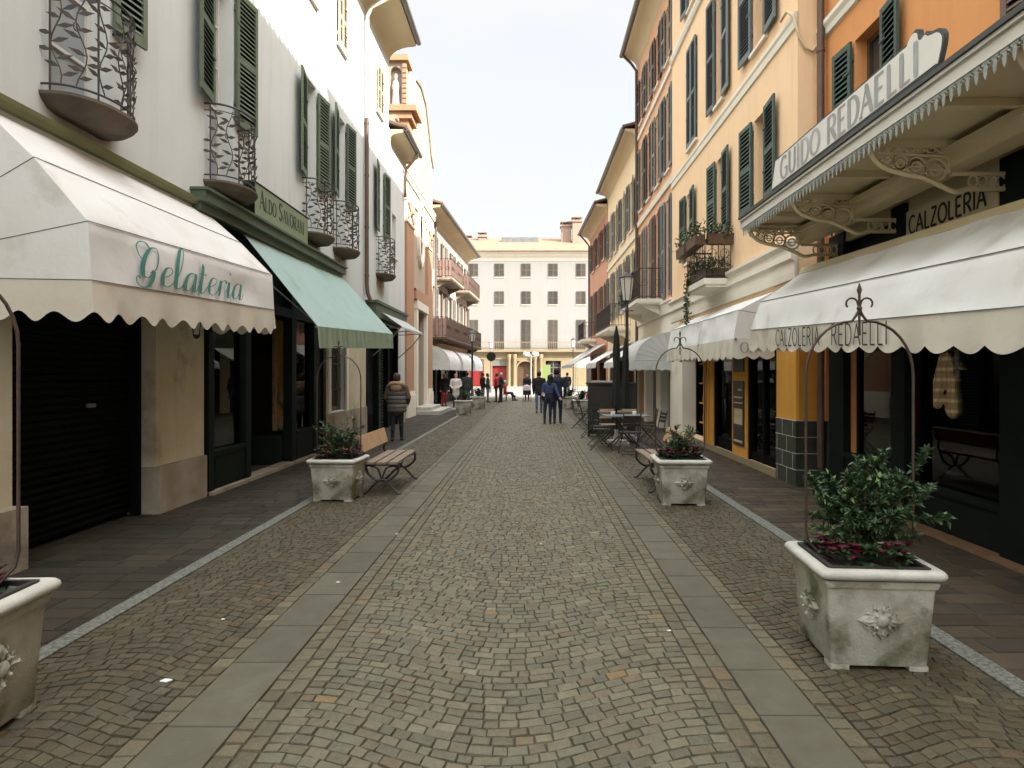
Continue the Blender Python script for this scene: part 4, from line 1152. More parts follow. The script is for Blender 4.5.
# ---- lower white house
B2 = thing('townhouse', 'narrow white house end with a low eave beside the orange church pilaster', 'building', (LX, 22, 0))
wall(FL, B2, 20.86, 23.5, -.1, 9.5, [(20.87, 22.3, -.05, 3.2, .2), (21.4, 22.0, 5.5, 6.9)], M['creamw'])
eave(FL, B2, 20.95, 23.6, 9.4, .48, cove=.3)
window(FL, B2, 21.4, 22.0, 5.5, 6.9, None, recess=.14)
b = MB(FL); b.tube([(23.1, .5, 9.38), (23.1, .42, 9.2), (23.15, .12, 8.85), (23.2, .08, 8.6), (23.2, .08, 7.9)], .05, 8); b.build('downpipe', M['pipe'], B2, smooth=60)
lb('shop_front', 'black', [(20.9, 21.0, -.2, .0, 0, 3.2), (22.15, 22.28, -.2, .02, 0, 3.2), (21.0, 22.15, -.19, -.1, 0, .5), (21.0, 22.15, -.19, -.1, 2.6, 3.2)], B2)
lb('display_glass', 'pane', [(21.0, 22.15, -.16, -.15, .5, 2.6)], B2)
lb('stone_plinth', 'stone', [(22.32, 23.48, -.02, .05, 0, .7)], B2)

# ---- church
FC = straight(-4.86, -1)
CH = thing('church', 'baroque church front in cream and peach with a statue aedicule on its near corner', 'church', (-4.86, 27, 0))
wall(FC, CH, 23.55, 32.6, -.1, 9.6, [(27.7, 29.9, .3, 4.4, .3), (28.2, 29.5, 6.6, 8.9, .3)], M['churchw'], top=True)
gb = [(23.55, 9.6), (23.55, 10.8), (25.0, 10.9), (25.6, 11.6), (26.4, 12.8), (27.6, 14.0), (29.0, 14.25), (30.3, 14.0), (31.3, 13.0), (31.9, 12.2), (32.6, 11.8), (32.6, 9.6)]
b = MB(FC); b.prism([(u, z) for u, z in gb], 1, -.6, -.0); b.build('gable', M['churchw'], CH)
b = MB(FC); b.rings([[(u, w, z+dz) for w, dz in ((-.66, .0), (.06, .0), (.09, .08), (.04, .14), (-.66, .14))] for u, z in gb[1:-1]]); b.build('gable_coping', M['churchw'], CH)
for a, b_ in ((25.15, 26.7), (30.3, 31.5)):
    p_ = lb('pilaster', 'peach', [(a, b_, -.01, .13, 1.0, 7.5)], CH, FC)
    lb('pilaster_base', 'trim', [(a-.08, b_+.08, -.01, .20, 0, .85), (a-.03, b_+.03, -.01, .17, .85, 1.0)], p_, FC)
    lb('capital', 'trim', [(a-.04, b_+.04, -.01, .17, 7.5, 7.62), (a, b_, -.01, .13, 7.62, 8.35), (a-.05, b_+.05, -.01, .16, 8.35, 8.6)], p_, FC)
    b = MB(FC)
    for s in (0, 1): b.tube([(a+.2 if s else b_-.2, .14, 7.68), (b_-.2 if s else a+.2, .14, 8.3)], .06, 6)
    b.lathe(((a+b_)/2, .14, 7.9), [(.05, 0), (.16, .05), (.16, .15), (.05, .2)], 8)
    b.build('ornament', M['peach'], p_)
lb('entablature', 'trim', [(23.55, 32.6, -.01, .07, 8.62, 8.8), (23.55, 32.6, -.01, .05, 8.8, 9.2), (23.5, 32.65, -.01, .12, 9.2, 9.42), (23.5, 32.65, -.01, .16, 9.42, 9.55)], CH, FC)
lb('plinth', 'stone', [(23.6, 25.05, -.01, .06, 0, .8), (26.8, 27.4, -.01, .06, 0, .8)], CH, FC)
dd = lb('door', 'greydoor', [(27.75, 28.78, -.28, -.2, .32, 4.35), (28.82, 29.85, -.28, -.2, .32, 4.35)]+[(u, u+.75, -.2, -.17, z, z+.8) for u in (27.9, 28.95) for z in (.6, 1.6, 2.6, 3.45)], CH, FC)
lb('door_surround', 'trim', [(27.35, 27.7, -.01, .14, 0, 4.6), (29.9, 30.2, -.01, .14, 0, 4.6), (27.3, 30.25, -.01, .18, 4.4, 4.75)], dd, FC)
b = MB(FC); b.prism([(27.1, 4.78), (30.4, 4.78), (30.4, 5.12), (30.5, 5.2), (27.0, 5.2), (27.1, 5.12)], 1, -.01, .16); b.build('pediment', M['peach'], dd)
lb('step', 'conc', [(27.0, 30.5, -.1, 1.15, 0, .16), (27.35, 30.2, -.1, .72, .16, .30)], CH, FC)
b = MB(FC); ov = [(28.85+.62*math.cos(2*PI*k/24), 7.75+1.15*math.sin(2*PI*k/24)) for k in range(24)]
b.rings([[(28.85+(u-28.85)*f, w, 7.75+(z-7.75)*f) for u, z in ov] for f, w in ((1.25, .0), (1.22, .12), (1.05, .14), (1.0, .02))], cap=False); b.build('oval_frame', M['trim'], CH)
b = MB(FC); b.poly([(u, -.2, z) for u, z in ov]); b.build('oval_pane', M['pane'], CH)
# corner aedicule with statue, facing down the street
ax0, ax1, ay0, ay1 = -5.42, -4.48, 24.0, 24.9
ae = lb('aedicule', 'creamw', [], CH, None) if 0 else None
b = MB(); b.box(ax0+.12, ax1-.12, ay0+.3, ay1, 11.5, 13.1); b.box(ax0+.12, ax0+.26, ay0+.12, ay0+.3, 11.5, 13.1); b.box(ax1-.26, ax1-.12, ay0+.12, ay0+.3, 11.5, 13.1)
hd = [(ax0+.26, 12.65)]+[(-4.95-.21*math.cos(PI*k/10), 12.65+.27*math.sin(PI*k/10)) for k in range(11)]+[(ax1-.26, 12.65), (ax1-.26, 13.1), (ax0+.26, 13.1)]
b.prism([(x, z) for x, z in hd], 1, ay0+.12, ay0+.3); ae = b.build('aedicule', M['churchw'], CH)
b = MB()
for x in (ax0+.06, ax1-.20):
    for k in range(8): b.box(x, x+.14, ay0+.02, ay0+.14, 11.55+k*.185, 11.55+k*.185+.14)
b.box(ax0-.02, ax1+.02, ay0-.02, ay1, 13.1, 13.22); b.box(ax0+.02, ax1-.02, ay0+.02, ay1-.02, 13.22, 13.34)
b.build('banded_column', M['peach'], ae)
b = MB(); b.box(ax0-.04, ax1+.16, ay0-.1, ay1+.1, 10.95, 11.18); b.box(ax0-.1, ax1+.34, ay0-.2, ay1+.2, 11.2, 11.4); b.box(ax0, ax1+.05, ay0, ay1, 11.4, 11.5); b.box(ax0+.1, ax1+.02, ay0, ay1, 9.6, 10.95)
b.build('aedicule_base', M['peach'], ae)
b = MB(); b.lathe((-4.95, ay0+.2, 11.5), [(.16, 0), (.15, .12), (.12, .5), (.14, .75), (.09, .9), (.045, .95), (.07, 1.02), (.06, 1.14), (.02, 1.18)], 12); b.tube([(-5.05, ay0+.16, 12.2), (-5.0, ay0+.08, 12.05), (-4.92, ay0+.1, 12.15)], .035, 6); b.build('statue', M['signw'], ae, smooth=60)

# ---- far left house with balconies and dome awnings
P0 = (-5.2, 32.65); P1 = (-4.5, 47.0)
F3 = between(P0, P1, -1); L3 = math.hypot(P1[0]-P0[0], P1[1]-P0[1])
B3 = thing('townhouse', 'pinkish white house with rusty balconies over white dome awnings', 'building', (-5.0, 40, 0))
h3 = []
cols = [1.4, 4.3, 7.2, 10.1, 13.0]
for u in cols: h3 += [(u, u+.95, 3.95, 6.3), (u, u+.95, 7.15, 9.0)]
sh3 = [(.3, 4.2), (4.7, 9.2), (9.7, 14.1)]
h3 += [(a, b_, -.05, 2.9, .3) for a, b_ in sh3]
wall(F3, B3, 0, L3, -.1, 10.1, h3, M['pinkw'])
eave(F3, B3, 0, L3+.3, 10.0, .75, cove=.4)
for u in cols:
    window(F3, B3, u, u+.95, 3.96, 6.28, 'shgrey', None, None, ang=(6, 4), sill=False)
    window(F3, B3, u, u+.95, 7.16, 8.98, 'shgrey', None, None, ang=(6, 4), sill=False)
lb('ground_floor_facing', 'salmon', [(0, L3, -.0, .02, 3.0, 3.4)], B3, F3)
def box_balcony(fr, root, u0, u1, z, w, m='rust', slab='trim', solid=False, dens=.11, h=1.0, corb=True):
    b = MB(fr); b.box(u0, u1, -.02, w+.04, z-.12, z); b.box(u0+.03, u1-.03, -.02, w, z-.17, z-.12)
    if corb:
        for u in (u0+.2, u1-.35): b.prism([(-.01, z-.17), (w*.8, z-.17), (w*.7, z-.26), (w*.25, z-.42), (-.01, z-.55)], 0, u, u+.15) if False else b.rings([[(uu, ww, zz) for ww, zz in ((-.01, z-.172), (w*.8, z-.172), (w*.7, z-.26), (w*.25, z-.42), (-.01, z-.55))] for uu in (u, u+.15)])
    o = b.build('balcony', M[slab], root)
    r = MB(fr)
    r.box(u0, u1, w-.02, w+.015, z+h-.03, z+h); r.box(u0, u0+.03, 0, w-.02, z+h-.03, z+h); r.box(u1-.03, u1, 0, w-.02, z+h-.03, z+h)
    r.box(u0, u1, w-.012, w+.01, z+.06, z+.085); r.box(u0, u0+.025, 0, w-.012, z+.06, z+.085); r.box(u1-.025, u1, 0, w-.012, z+.06, z+.085)
    n = int((u1-u0)/dens)
    for k in range(n+1):
        u = u0+.012+k*(u1-u0-.024)/n; r.tube([(u, w, z), (u, w, z+h-.02)], .009, 4)
    n = max(2, int(w/dens))
    for uu in (u0+.012, u1-.012):
        for k in range(n): r.tube([(uu, k*w/n, z), (uu, k*w/n, z+h-.02)], .009, 4)
    n = int((u1-u0)/.3)                      # scroll row
    for k in range(n):
        u = u0+(k+.5)*(u1-u0)/n
        r.tube([(u+.09*math.cos(a*.5), w+.006, z+.5+.09*math.sin(a*.5)) for a in range(14)], .006, 4)
    for uu in (u0+.012, u1-.012):
        for k in range(2): r.tube([(uu, w*(k+.5)/2+.09*math.cos(a*.5), z+.5+.09*math.sin(a*.5)) for a in range(14)], .006, 4)
    r.build('railing', M[m], o)
    if solid:
        q = MB(fr); q.box(u0+.03, u1-.03, w-.035, w-.022, z+.09, z+h-.08); q.box(u0+.03, u0+.04, .02, w-.04, z+.09, z+h-.08); q.box(u1-.04, u1-.03, .02, w-.04, z+.09, z+h-.08); q.build('screen', M['shrose'], o)
    return o
box_balcony(F3, B3, .4, L3+.0, 3.55, .95, 'rust', 'rooftile', True, .16)
box_balcony(F3, B3, 2.6, 6.6, 6.85, .85, 'rust', 'stone', True, .16)
box_balcony(F3, B3, 9.0, L3, 6.95, .85, 'rust', 'stone', True, .16)
b = MB(F3); b.tube([(2.2, .08, 9.7), (2.2, .08, .2)], .05, 6); b.build('downpipe', M['zinc'], B3)
for a, b_ in sh3:
    lb('shop_front', 'dgreen', [(a, a+.15, -.3, 0, 0, 2.9), (b_-.15, b_, -.3, 0, 0, 2.9), (a+.15, b_-.15, -.3, -.2, 0, .5), (a+.15, b_-.15, -.3, -.2, 2.4, 2.9), ((a+b_)/2-.06, (a+b_)/2+.06, -.3, -.2, .5, 2.4)], B3, F3)
    lb('display_glass', 'pane', [(a+.15, (a+b_)/2-.06, -.27, -.26, .5, 2.4), ((a+b_)/2+.06, b_-.15, -.27, -.26, .5, 2.4)], B3, F3)
for i, (a, b_) in enumerate(((.5, 3.9), (4.9, 8.9), (9.9, 13.9))):
    bullnose('awning', ('white dome awning next to the orange church pilaster', 'middle one of the three white dome awnings under the rusty balcony', 'white dome awning at the piazza end of the rusty balcony')[i],
             F3, a, b_, 2.15, .98, 1.1, .28, M['awhite'], 'white dome awnings on the far left house')
# ------------------------------------------------------------------ RIGHT SIDE
def rb(fr, root):
    def f(name, m, boxes, parent=None):
        if name in SPLIT and len(boxes) > 1:
            for q in boxes[1:]: f(name, m, [q], parent)
            boxes = boxes[:1]
        b = MB(fr)
        for q in boxes: b.box(*q)
        return b.build(name, M[m], parent or root)
    return f
# ---- near orange house
F1 = straight(4.35, 1)
R1 = thing('townhouse', 'orange house with dark green shutters above the iron canopy', 'building', (4.35, 3, 0))
a1 = rb(F1, R1)
w1 = [(8.16, 8.84), (5.15, 5.5), (2.2, 3.2)]
wall(F1, R1, .6, 9.885, -.1, 13.95, [(8.12, 8.86, 4.45, 6.15), (4.75, 5.45, 4.45, 6.15), (1.2, 2.0, 4.45, 6.15), (8.12, 8.86, 7.5, 9.8), (5.0, 5.8, 7.5, 9.8), (4.7, 9.44, -.05, 3.62, .16)], M['orange'])
window(F1, R1, 8.12, 8.86, 4.45, 6.15, 'shgreen2', .46, None, (6, 4), frame='wood', mull=2, bars=2)
window(F1, R1, 4.75, 5.45, 4.45, 6.15, 'shbrown', .5, None, (6, 6), frame='wood')
window(F1, R1, 1.2, 2.0, 4.45, 6.15, 'shgreen2', .5, None, (6, 6), frame='wood')
window(F1, R1, 8.12, 8.86, 7.5, 9.8, 'shgreen2', .46, None, (6, 6)); window(F1, R1, 5.0, 5.8, 7.5, 9.8, 'shgreen2', .46, None, (6, 6))
moulding(F1, R1, .6, 9.88, [(-.01, 6.62), (.04, 6.64), (.05, 6.72), (.085, 6.78), (.085, 6.84), (-.01, 6.86)], 'trim')
b = MB(F1); b.tube([(9.68, .10, 14), (9.68, .10, .3)], .055, 8)
for z in (2.8, 4.6, 6.4, 8.2): b.tube([(9.68, .10, z), (9.68, .10, z+.05)], .066, 8)
b.build('downpipe', M['pipe'], R1, smooth=60)
eave(F1, R1, .6, 9.885, 13.9, .65)
a1('tiled_plinth', 'tile', [(9.45, 9.88, -.01, .03, 0, .99)])
# unseen neighbour put behind the viewpoint, cream to cut the orange bounce
R0 = thing('townhouse', 'unseen cream house with grey shutters added beside the orange house', 'building', (4.35, -4, 0)); a0 = rb(F1, R0)
h0 = [(a, a+1., z0, z0+1.9) for a in (-8., -5., -2.) for z0 in (4.4, 7.8)]
wall(F1, R0, -10, .58, -.1, 13.4, h0+[(-7, -1, -.05, 2.9, .3)], M['cream'])
for q in h0: window(F1, R0, *q, 'shgrey', .5, None)
eave(F1, R0, -10, .58, 13.35, .65)
a0('shop_front', 'shgrey', [(-7, -1, -.3, -.2, 0, 2.9)])
# shop front
sf1 = a1('shop_front', 'dgreen', [(8.98, 9.42, -.16, .10, 0, 3.62), (7.48, 7.76, -.16, .12, 0, 3.62), (5.42, 5.96, -.16, .12, 0, 3.62), (4.72, 4.9, -.16, .12, 0, 3.62),
    (7.76, 8.98, -.14, .08, 0, .56), (7.76, 8.98, -.14, .12, .56, .62), (5.96, 7.48, -.14, .06, 0, .42), (5.96, 7.48, -.14, .10, .42, .47), (4.9, 5.42, -.14, .02, 0, .4),
    (4.9, 8.98, -.15, .06, 2.78, 2.95), (4.9, 8.98, -.158, -.06, 2.95, 3.62), (7.85, 8.9, .08, .095, .12, .48)])
a1('display_glass', 'glass', [(7.76, 8.85, -.05, -.04, .62, 2.78), (5.96, 7.48, -.05, -.04, .47, 2.78), (4.9, 5.42, -.05, -.04, .4, 2.78)], sf1)
a1('window_reveal', 'orange', [(8.86, 8.975, -.14, .0, .62, 2.78)], sf1)
a1('window_frame', 'dgreen', [(7.76, 7.80, -.06, -.02, .62, 2.78), (8.82, 8.86, -.06, -.02, .62, 2.78), (5.96, 6.0, -.06, -.02, .47, 2.78), (7.44, 7.48, -.06, -.02, .47, 2.78)], sf1)
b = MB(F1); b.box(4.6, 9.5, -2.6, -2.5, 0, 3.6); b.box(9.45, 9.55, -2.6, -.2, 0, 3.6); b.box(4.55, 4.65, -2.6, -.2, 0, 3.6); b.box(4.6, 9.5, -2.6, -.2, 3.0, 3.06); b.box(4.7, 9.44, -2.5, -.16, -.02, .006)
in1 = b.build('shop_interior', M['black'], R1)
b = MB(F1)
for z, d in ((.62, -.5), (.98, -.4)): b.box(6.2, 7.4, d-.05, -.1, z, z+.02)
b.box(7.85, 8.85, -.9, -.2, .60, .63)
b.build('display_shelf', M['wood'], in1)
b = MB(F1)  # row of shoes on the lower shelf
for u in (6.35, 6.5, 6.75, 6.9, 7.2):
    b.ell((u, -.22, .665), .045, .13, .035, 8, 5); b.ell((u, -.31, .70), .042, .05, .06, 8, 5)
b.build('display_shoes', M['shoet'], in1, smooth=60)
b = MB(F1)   # wire display stand in the left window
for k in range(3): b.tube([(8.3+.22*math.cos(t*.5)*(.6+.2*k), -.35, .95+.5*k+.2*math.sin(t*.5)) for t in range(14)], .012, 5)
b.tube([(8.3, -.35, .62), (8.3, -.35, 2.2)], .015, 6); b.build('display_stand', M['rust'], in1)
a1('door_sill', 'tan', [(4.7, 7.45, -.14, .22, 0, .035)], sf1)

# ---- iron and glass canopy
cz = 3.82
cp = thing('iron_canopy', 'projecting cream canopy with pierced iron brackets and grey fringe under the name board', 'canopy', (4.35, 6, 3.5))
b = MB(F1); b.box(2.6, 9.32, .0, 1.36, 3.80, 3.84); b.box(2.58, 9.34, 1.30, 1.42, 3.86, 3.90)
b.build('roof_panel', M['signe'], cp)
b = MB(F1); b.box(2.6, 9.3, .001, 1.34, 3.765, 3.797)
for u in (3.2, 4.1, 5.0, 5.9, 6.8, 7.66, 8.5, 9.26): b.box(u-.03, u+.03, .002, 1.33, 3.70, 3.764)
b.box(2.6, 9.3, .40, .62, 3.52, 3.70); b.box(2.6, 9.3, .36, .66, 3.64, 3.699); b.box(2.6, 9.3, .0, .07, 3.48, 3.70)
b.build('ceiling', M['ccream'], cp)
b = MB(F1); b.box(2.58, 9.32, 1.345, 1.375, 3.735, 3.858); b.box(2.58, 9.32, 1.375, 1.40, 3.83, 3.858); b.box(9.321, 9.345, .02, 1.40, 3.735, 3.858)
b.build('fascia', M['signw'], cp)
b = MB(F1)      # pierced hanging fringe, one palmette after another
n = int((9.3-2.6)/.088)
def palm(P):
    b.rings([[P(x, t, z) for x, z in ((-.05, 0), (.05, 0), (.05, -.022), (-.05, -.022))] for t in (0, .006)])
    b.rings([[P(x, t, z) for x, z in ((-.010, -.02), (.010, -.02), (.021, -.06), (.013, -.10), (.0, -.125), (-.013, -.10), (-.021, -.06))] for t in (0, .006)])
    for s in (-1, 1): b.tube([P(s*(.026+.014*math.cos(k*.9)), .003, -.04+.016*math.sin(k*.9)) for k in range(7)], .0055, 4)
for k in range(n):
    u = 2.62+(k+.5)*(9.3-2.62)/n; palm(lambda x, t, z, u=u: (u+x, 1.362+t, 3.735+z))
b.build('fringe', M['cgrey'], cp); b = MB(F1)
for k in range(11):
    w = .1+k*.115; palm(lambda x, t, z, w=w: (9.325+t, w+x, 3.735+z))
b.build('fringe', M['cgrey'], cp)
for uc in (4.1, 5.9, 7.66, 9.15):
    b = MB(F1); T = .022
    def bar(pts, r=.016): b.tube([(uc, w, z) for w, z in pts], r, 6)
    bar([(.0, 3.47), (.60, 3.47)], .02); bar([(.0, 3.33), (.45, 3.33)], .02)
    lower = [(.45, 3.33), (.56, 3.31), (.70, 3.37), (.86, 3.44), (1.02, 3.47), (1.18, 3.52), (1.28, 3.60), (1.32, 3.71)]
    low = cr(lower, 5); bar(low, .024); bar([(.62, 3.735), (1.32, 3.735)], .02); bar([(.62, 3.47), (.62, 3.735)], .02); bar([(.62, 3.62), (1.26, 3.66)], .014)
    for k in range(5): bar([(.06+.085*k+.04*math.cos(a*.6), 3.40+.055*math.sin(a*.6)) for a in range(12)], .011)
    for k in range(7): bar([(.68+.095*k+.042*math.cos(a*.6), 3.69+.034*math.sin(a*.6)) for a in range(12)], .010)

    for k in range(4):
        r_ = .10-.014*k; cw = (.735, .905, 1.05, 1.17)[k]; cz_ = 3.505+.028*k
        bar([(cw+r_*math.cos(a*.5), cz_+r_*math.sin(a*.5)) for a in range(14)], .013)
        bar([(cw+r_*.5*math.cos(a*.7), cz_+r_*.5*math.sin(a*.7)) for a in range(10)], .010); bar([(cw-r_*.9, cz_), (cw+r_*.9, cz_)], .008)
    b.box(uc-.03, uc+.03, -.01, .05, 3.2, 3.52)
    b.build('bracket', M['ccream'], cp, smooth=60)

# ---- name board on the canopy
u0, u1 = 4.70, 8.02; zb, zt = 3.905, 4.245
sb = thing('shop_sign', 'long white name board with worn grey capitals standing on the iron canopy', 'sign', (3.0, 6.4, zb))
out = [(u1+.02, zb), (u1-.10, zt)]
out += cr([(u0+.42, zt+.005), (u0+.375, zt+.045), (u0+.325, zt+.06), (u0+.285, zt+.035), (u0+.275, zt-.01), (u0+.235, zt-.035), (u0+.185, zt-.025), (u0+.15, zt-.05), (u0+.10, zt-.065), (u0+.03, zt-.085), (u0-.015, zt-.14), (u0-.01, zt-.21), (u0+.03, zb+.03)], 4)+[(u0+.05, zb)]
b = MB(F1); b.prism(out, 1, 1.385, 1.42)
cx = (u0+u1)/2; cy = (zb+zt)/2
b.v = []; b.fc = []; b.mi = []
b.rings([[(u, w, z) for u, z in out] for w in (1.385, 1.420)]); b.build('board', M['signe'], sb)
inn = []
for u, z in out:
    inn.append((u+(.022 if u < cx else -.022), zb+.018 if z < zb+.02 else z-.02))
b = MB(F1); b.rings([[(u, w, z) for u, z in inn] for w in (1.4205, 1.4245)]); b.build('enamel_face', M['signw'], sb)
b = MB(F1)
for u in (5.2, 6.4, 7.6): b.tube([(u, .9, 3.84), (u, 1.38, 4.15)], .012, 5)
b.build('stay', M['iron'], sb)
def f_(b):
    place = lambda u, v, l=0.: F1((7.74-u, 1.427+l, zb+.045+v))
    caps_text(b, 'GUIDO REDAELLI', place, .245, .25, .10, .085, 1.09, None, .10)
obj_text('lettering', M['lgrey'], sb, f_)
# panel on the transom
p0, p1 = 6.0, 7.52
s2 = thing('shop_sign', 'aged cream panel reading CALZOLERIA on the dark transom under the canopy', 'sign', (4.3, 6.7, 3.0))
b = MB(F1); ol = [(p0, 3.06), (p1, 3.06), (p1, 3.44), (p1-.05, 3.51), (p0+.05, 3.51), (p0, 3.44)]
b.rings([[(u, w, z) for u, z in ol] for w in (.065, .10)]); b.build('board', M['signc'], s2)
obj_text('lettering', M['lblack'], s2, lambda b: caps_text(b, 'CALZOLERIA', lambda u, v, l=0.: F1((p1-.10-u, .103+l, 3.25+v)), .19, .17, .15, 0, .92, None, .06))

# ---- big near awning
za = hood('awning', 'large white fabric awning with black capitals along its scalloped valance', F1, 9.38, 4.12,
     [(.50, 3.12), (1.09, 2.70), (1.23, 2.30)], [(.55, 2.96), (1.13, 2.50), (1.26, 2.10)], .30, (M['awhite'], M['aval']),
     end_a=[(.45, 3.12), (.3, 2.62), (.3, 2.30)], end_b=[(.5, 2.96), (.06, 2.5), (.06, 2.12)], scal=.36, amp=.06, wave='lobe', seams=(1, 2), sag=.03)
b = MB(F1); b.rings([[(9.40, w, z) for w, z in ((.06, 3.20), (.5, 3.19), (.54, 3.1), (.5, 3.06), (.06, 3.10))], [(4.1, w, z) for w, z in ((.06, 3.02), (.55, 3.0), (.59, 2.92), (.55, 2.88), (.06, 2.92))]])
b.build('roller_cover', M['ccream'], za)
def f_(b, word):
    def place(u, v, l=0.):
        uu = 8.32-u; t = (9.38-uu)/(9.38-4.12); w = lerp(1.23, 1.26, t); z = lerp(2.30, 2.10, t)
        return F1((uu, w+.030+l, z-.225+v))
    if word == 0: caps_text(b, 'CALZOLERIA', place, .20, .105, .085, 0, .84, None, .10)
    else: caps_text(b, 'REDAELLI', lambda u, v, l=0.: place(u+1.55, v, l), .205, .105, .085, 0, .90, None, .12)
for wd in (0, 1): obj_text('lettering', M['lblack'], za, lambda b, wd=wd: f_(b, wd))

# ---- yellow house
F2 = straight(4.0, 1)
R2 = thing('townhouse', 'yellow ochre house with blue-grey upper shutters and a flower balcony', 'building', (4.0, 14, 0))
a2 = rb(F2, R2)
wA = [(11.2, 11.82, .58, (4, 3), 'both'), (13.66, 14.18, .52, (4, 3), 'both'), (16.42, 16.92, .5, (4, 3), 'both')]
wB = [(11.2, 11.86, .6, (4, 3)), (13.70, 14.22, .54, (4, 3))]
hl = [(wA[0][0], wA[0][1], 4.55, 6.2), (wA[1][0], wA[1][1], 3.62, 6.25), (wA[2][0], wA[2][1], 4.5, 6.25)]
hl += [(a, b_, 7.42, 9.85) for a, b_, *_ in wB]+[(15.86, 16.76, 7.35, 9.85)]+[(a, b_, 10.85, 12.6) for a, b_ in ((11.2, 11.86), (13.7, 14.22), (15.9, 16.7))]
hl += [(10.7, 12.15, .12, 2.7, .14), (13.06, 14.4, .12, 2.7, .14), (14.72, 17.2, .12, 2.7, .3)]
wall(F2, R2, 9.9, 18.7, -.1, 14.0, hl, M['yellow'])
for (a, b_, sw, ang, sd), (z0, z1) in zip(wA, ((4.55, 6.2), (3.62, 6.25), (4.5, 6.25))):
    window(F2, R2, a, b_, z0, z1, 'shgreen2', sw, (max(z0, 4.6), z1), ang, sill=z0 > 4, frame='wood')
for (a, b_, sw, ang) in wB: window(F2, R2, a, b_, 7.42, 9.85, 'shblue', sw, None, ang, frame='wood')
window(F2, R2, 15.86, 16.76, 7.35, 9.85, 'shblue', None, None, closed=True, recess=.1)
for a, b_ in ((11.2, 11.86), (13.7, 14.22), (15.9, 16.7)): window(F2, R2, a, b_, 10.85, 12.6, 'shblue', .5, None)
moulding(F2, R2, 9.9, 18.7, [(-.01, 6.88), (.03, 6.9), (.035, 7.02), (.055, 7.06), (.055, 7.12), (-.01, 7.13)], 'trim')
moulding(F2, R2, 9.9, 18.7, [(-.01, 10.38), (.05, 10.4), (.08, 10.5), (.08, 10.58), (-.01, 10.6)], 'trim')
moulding(F2, R2, 9.9, 18.7, [(-.01, 3.10), (.04, 3.12), (.05, 3.22), (.05, 3.38), (.10, 3.42), (.10, 3.50), (.06, 3.52), (.06, 3.60), (.12, 3.66), (.12, 3.71), (-.01, 3.73)], 'trim')
eave(F2, R2, 9.9, 18.7, 13.95, .65)
# looping cable beside the string course
b = MB(F2); b.tube(cr([(9.95, -.12, 7.1), (10.0, .03, 7.05), (10.1, .04, 6.7), (9.96, .05, 6.45), (9.88, -.1, 6.4), (9.87, -.28, 6.55)], 1) if False else [(10.3, .10, 7.18), (10.05, .10, 7.2), (9.9, .06, 7.05), (9.87, .0, 6.75), (9.86, -.1, 6.55), (9.86, -.2, 6.5), (9.86, -.3, 6.62)], .022, 6); b.build('cable', M['soffit'], R2, smooth=60)
# ground floor
a2('ochre_facing', 'ochre', [(9.9, 10.7, -.0, .02, .12, 3.0), (12.15, 13.06, -.0, .02, .12, 3.0), (14.4, 14.72, -.0, .02, .12, 3.0), (10.7, 14.72, -.0, .02, 2.7, 3.0)])
b = MB(); b.box(4.0, 4.34, 9.87, 9.898, .98, 3.1); b.build('ochre_facing', M['ochre'], R2)
a2('plinth_stone', 'sand', [(10.7, 18.6, -.01, .04, 0, .12), ])
a2('pier', 'trim', [(17.194, 17.7, -.28, .06, .12, 2.699), (17.72, 18.68, -.01, .03, .12, 3.09)])
pl = MB(F2); pl.box(9.86, 10.66, .0, .045, 0, .98); pl.box(9.858, 9.90, -.35, .0, 0, .98)
plo = pl.build('tiled_plinth', M['tile'], R2)
b = MB(F2)
for k in range(1, 5): b.box(9.85, 10.665, .0, .049, k*.245-.006, k*.245+.004); b.box(9.855, 9.9, -.35, -.0, k*.245-.006, k*.245+.004)
for k in range(4):
    for u in ((9.97, 10.38) if k % 2 else (10.2, 10.6)): b.box(u, u+.011, .0, .0492, k*.245+.004, (k+1)*.245-.006)
b.build('joint', M['grout'], plo)
f2 = a2('shop_front', 'black', [(10.7, 10.8, -.12, .0, .12, 2.7), (11.38, 11.47, -.12, -.02, .12, 2.7), (12.05, 12.15, -.12, .0, .12, 2.7), (10.8, 12.05, -.12, -.03, .12, .28), (10.8, 12.05, -.12, -.03, 2.1, 2.17),
   (13.06, 13.16, -.12, .0, .12, 2.7), (14.3, 14.4, -.12, .0, .12, 2.7), (13.16, 14.3, -.12, -.03, .12, .34), (13.16, 14.3, -.12, -.03, 2.1, 2.17), (14.72, 14.84, -.2, .0, .12, 2.7)])
a2('display_glass', 'glass', [(10.8, 12.05, -.08, -.07, .28, 2.7), (13.16, 14.3, -.08, -.07, .34, 2.7)], f2)
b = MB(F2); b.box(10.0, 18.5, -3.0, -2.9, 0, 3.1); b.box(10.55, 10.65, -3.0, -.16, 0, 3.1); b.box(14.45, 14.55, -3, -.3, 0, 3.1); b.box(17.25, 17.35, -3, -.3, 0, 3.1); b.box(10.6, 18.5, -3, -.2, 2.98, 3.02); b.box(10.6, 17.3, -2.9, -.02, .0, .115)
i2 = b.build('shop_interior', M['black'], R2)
b = MB(F2); b.box(13.3, 14.1, -.8, -.4, .85, .9); b.box(10.95, 11.9, -.9, -.5, .7, .74)
for u in (13.35, 14.05, 11.0, 11.85): b.box(u-.02, u+.02, -.7, -.65, .12, .86 if u > 13 else .7)
for k in range(10): b.ell((random.choice((13.5, 13.8, 11.2, 11.6))+random.uniform(-.1, .1), -.6+random.uniform(-.1, .1), 1.0 if k % 2 else .82), .06, .06, .09, 8, 5)
b.build('display_table', M['interl'], i2)
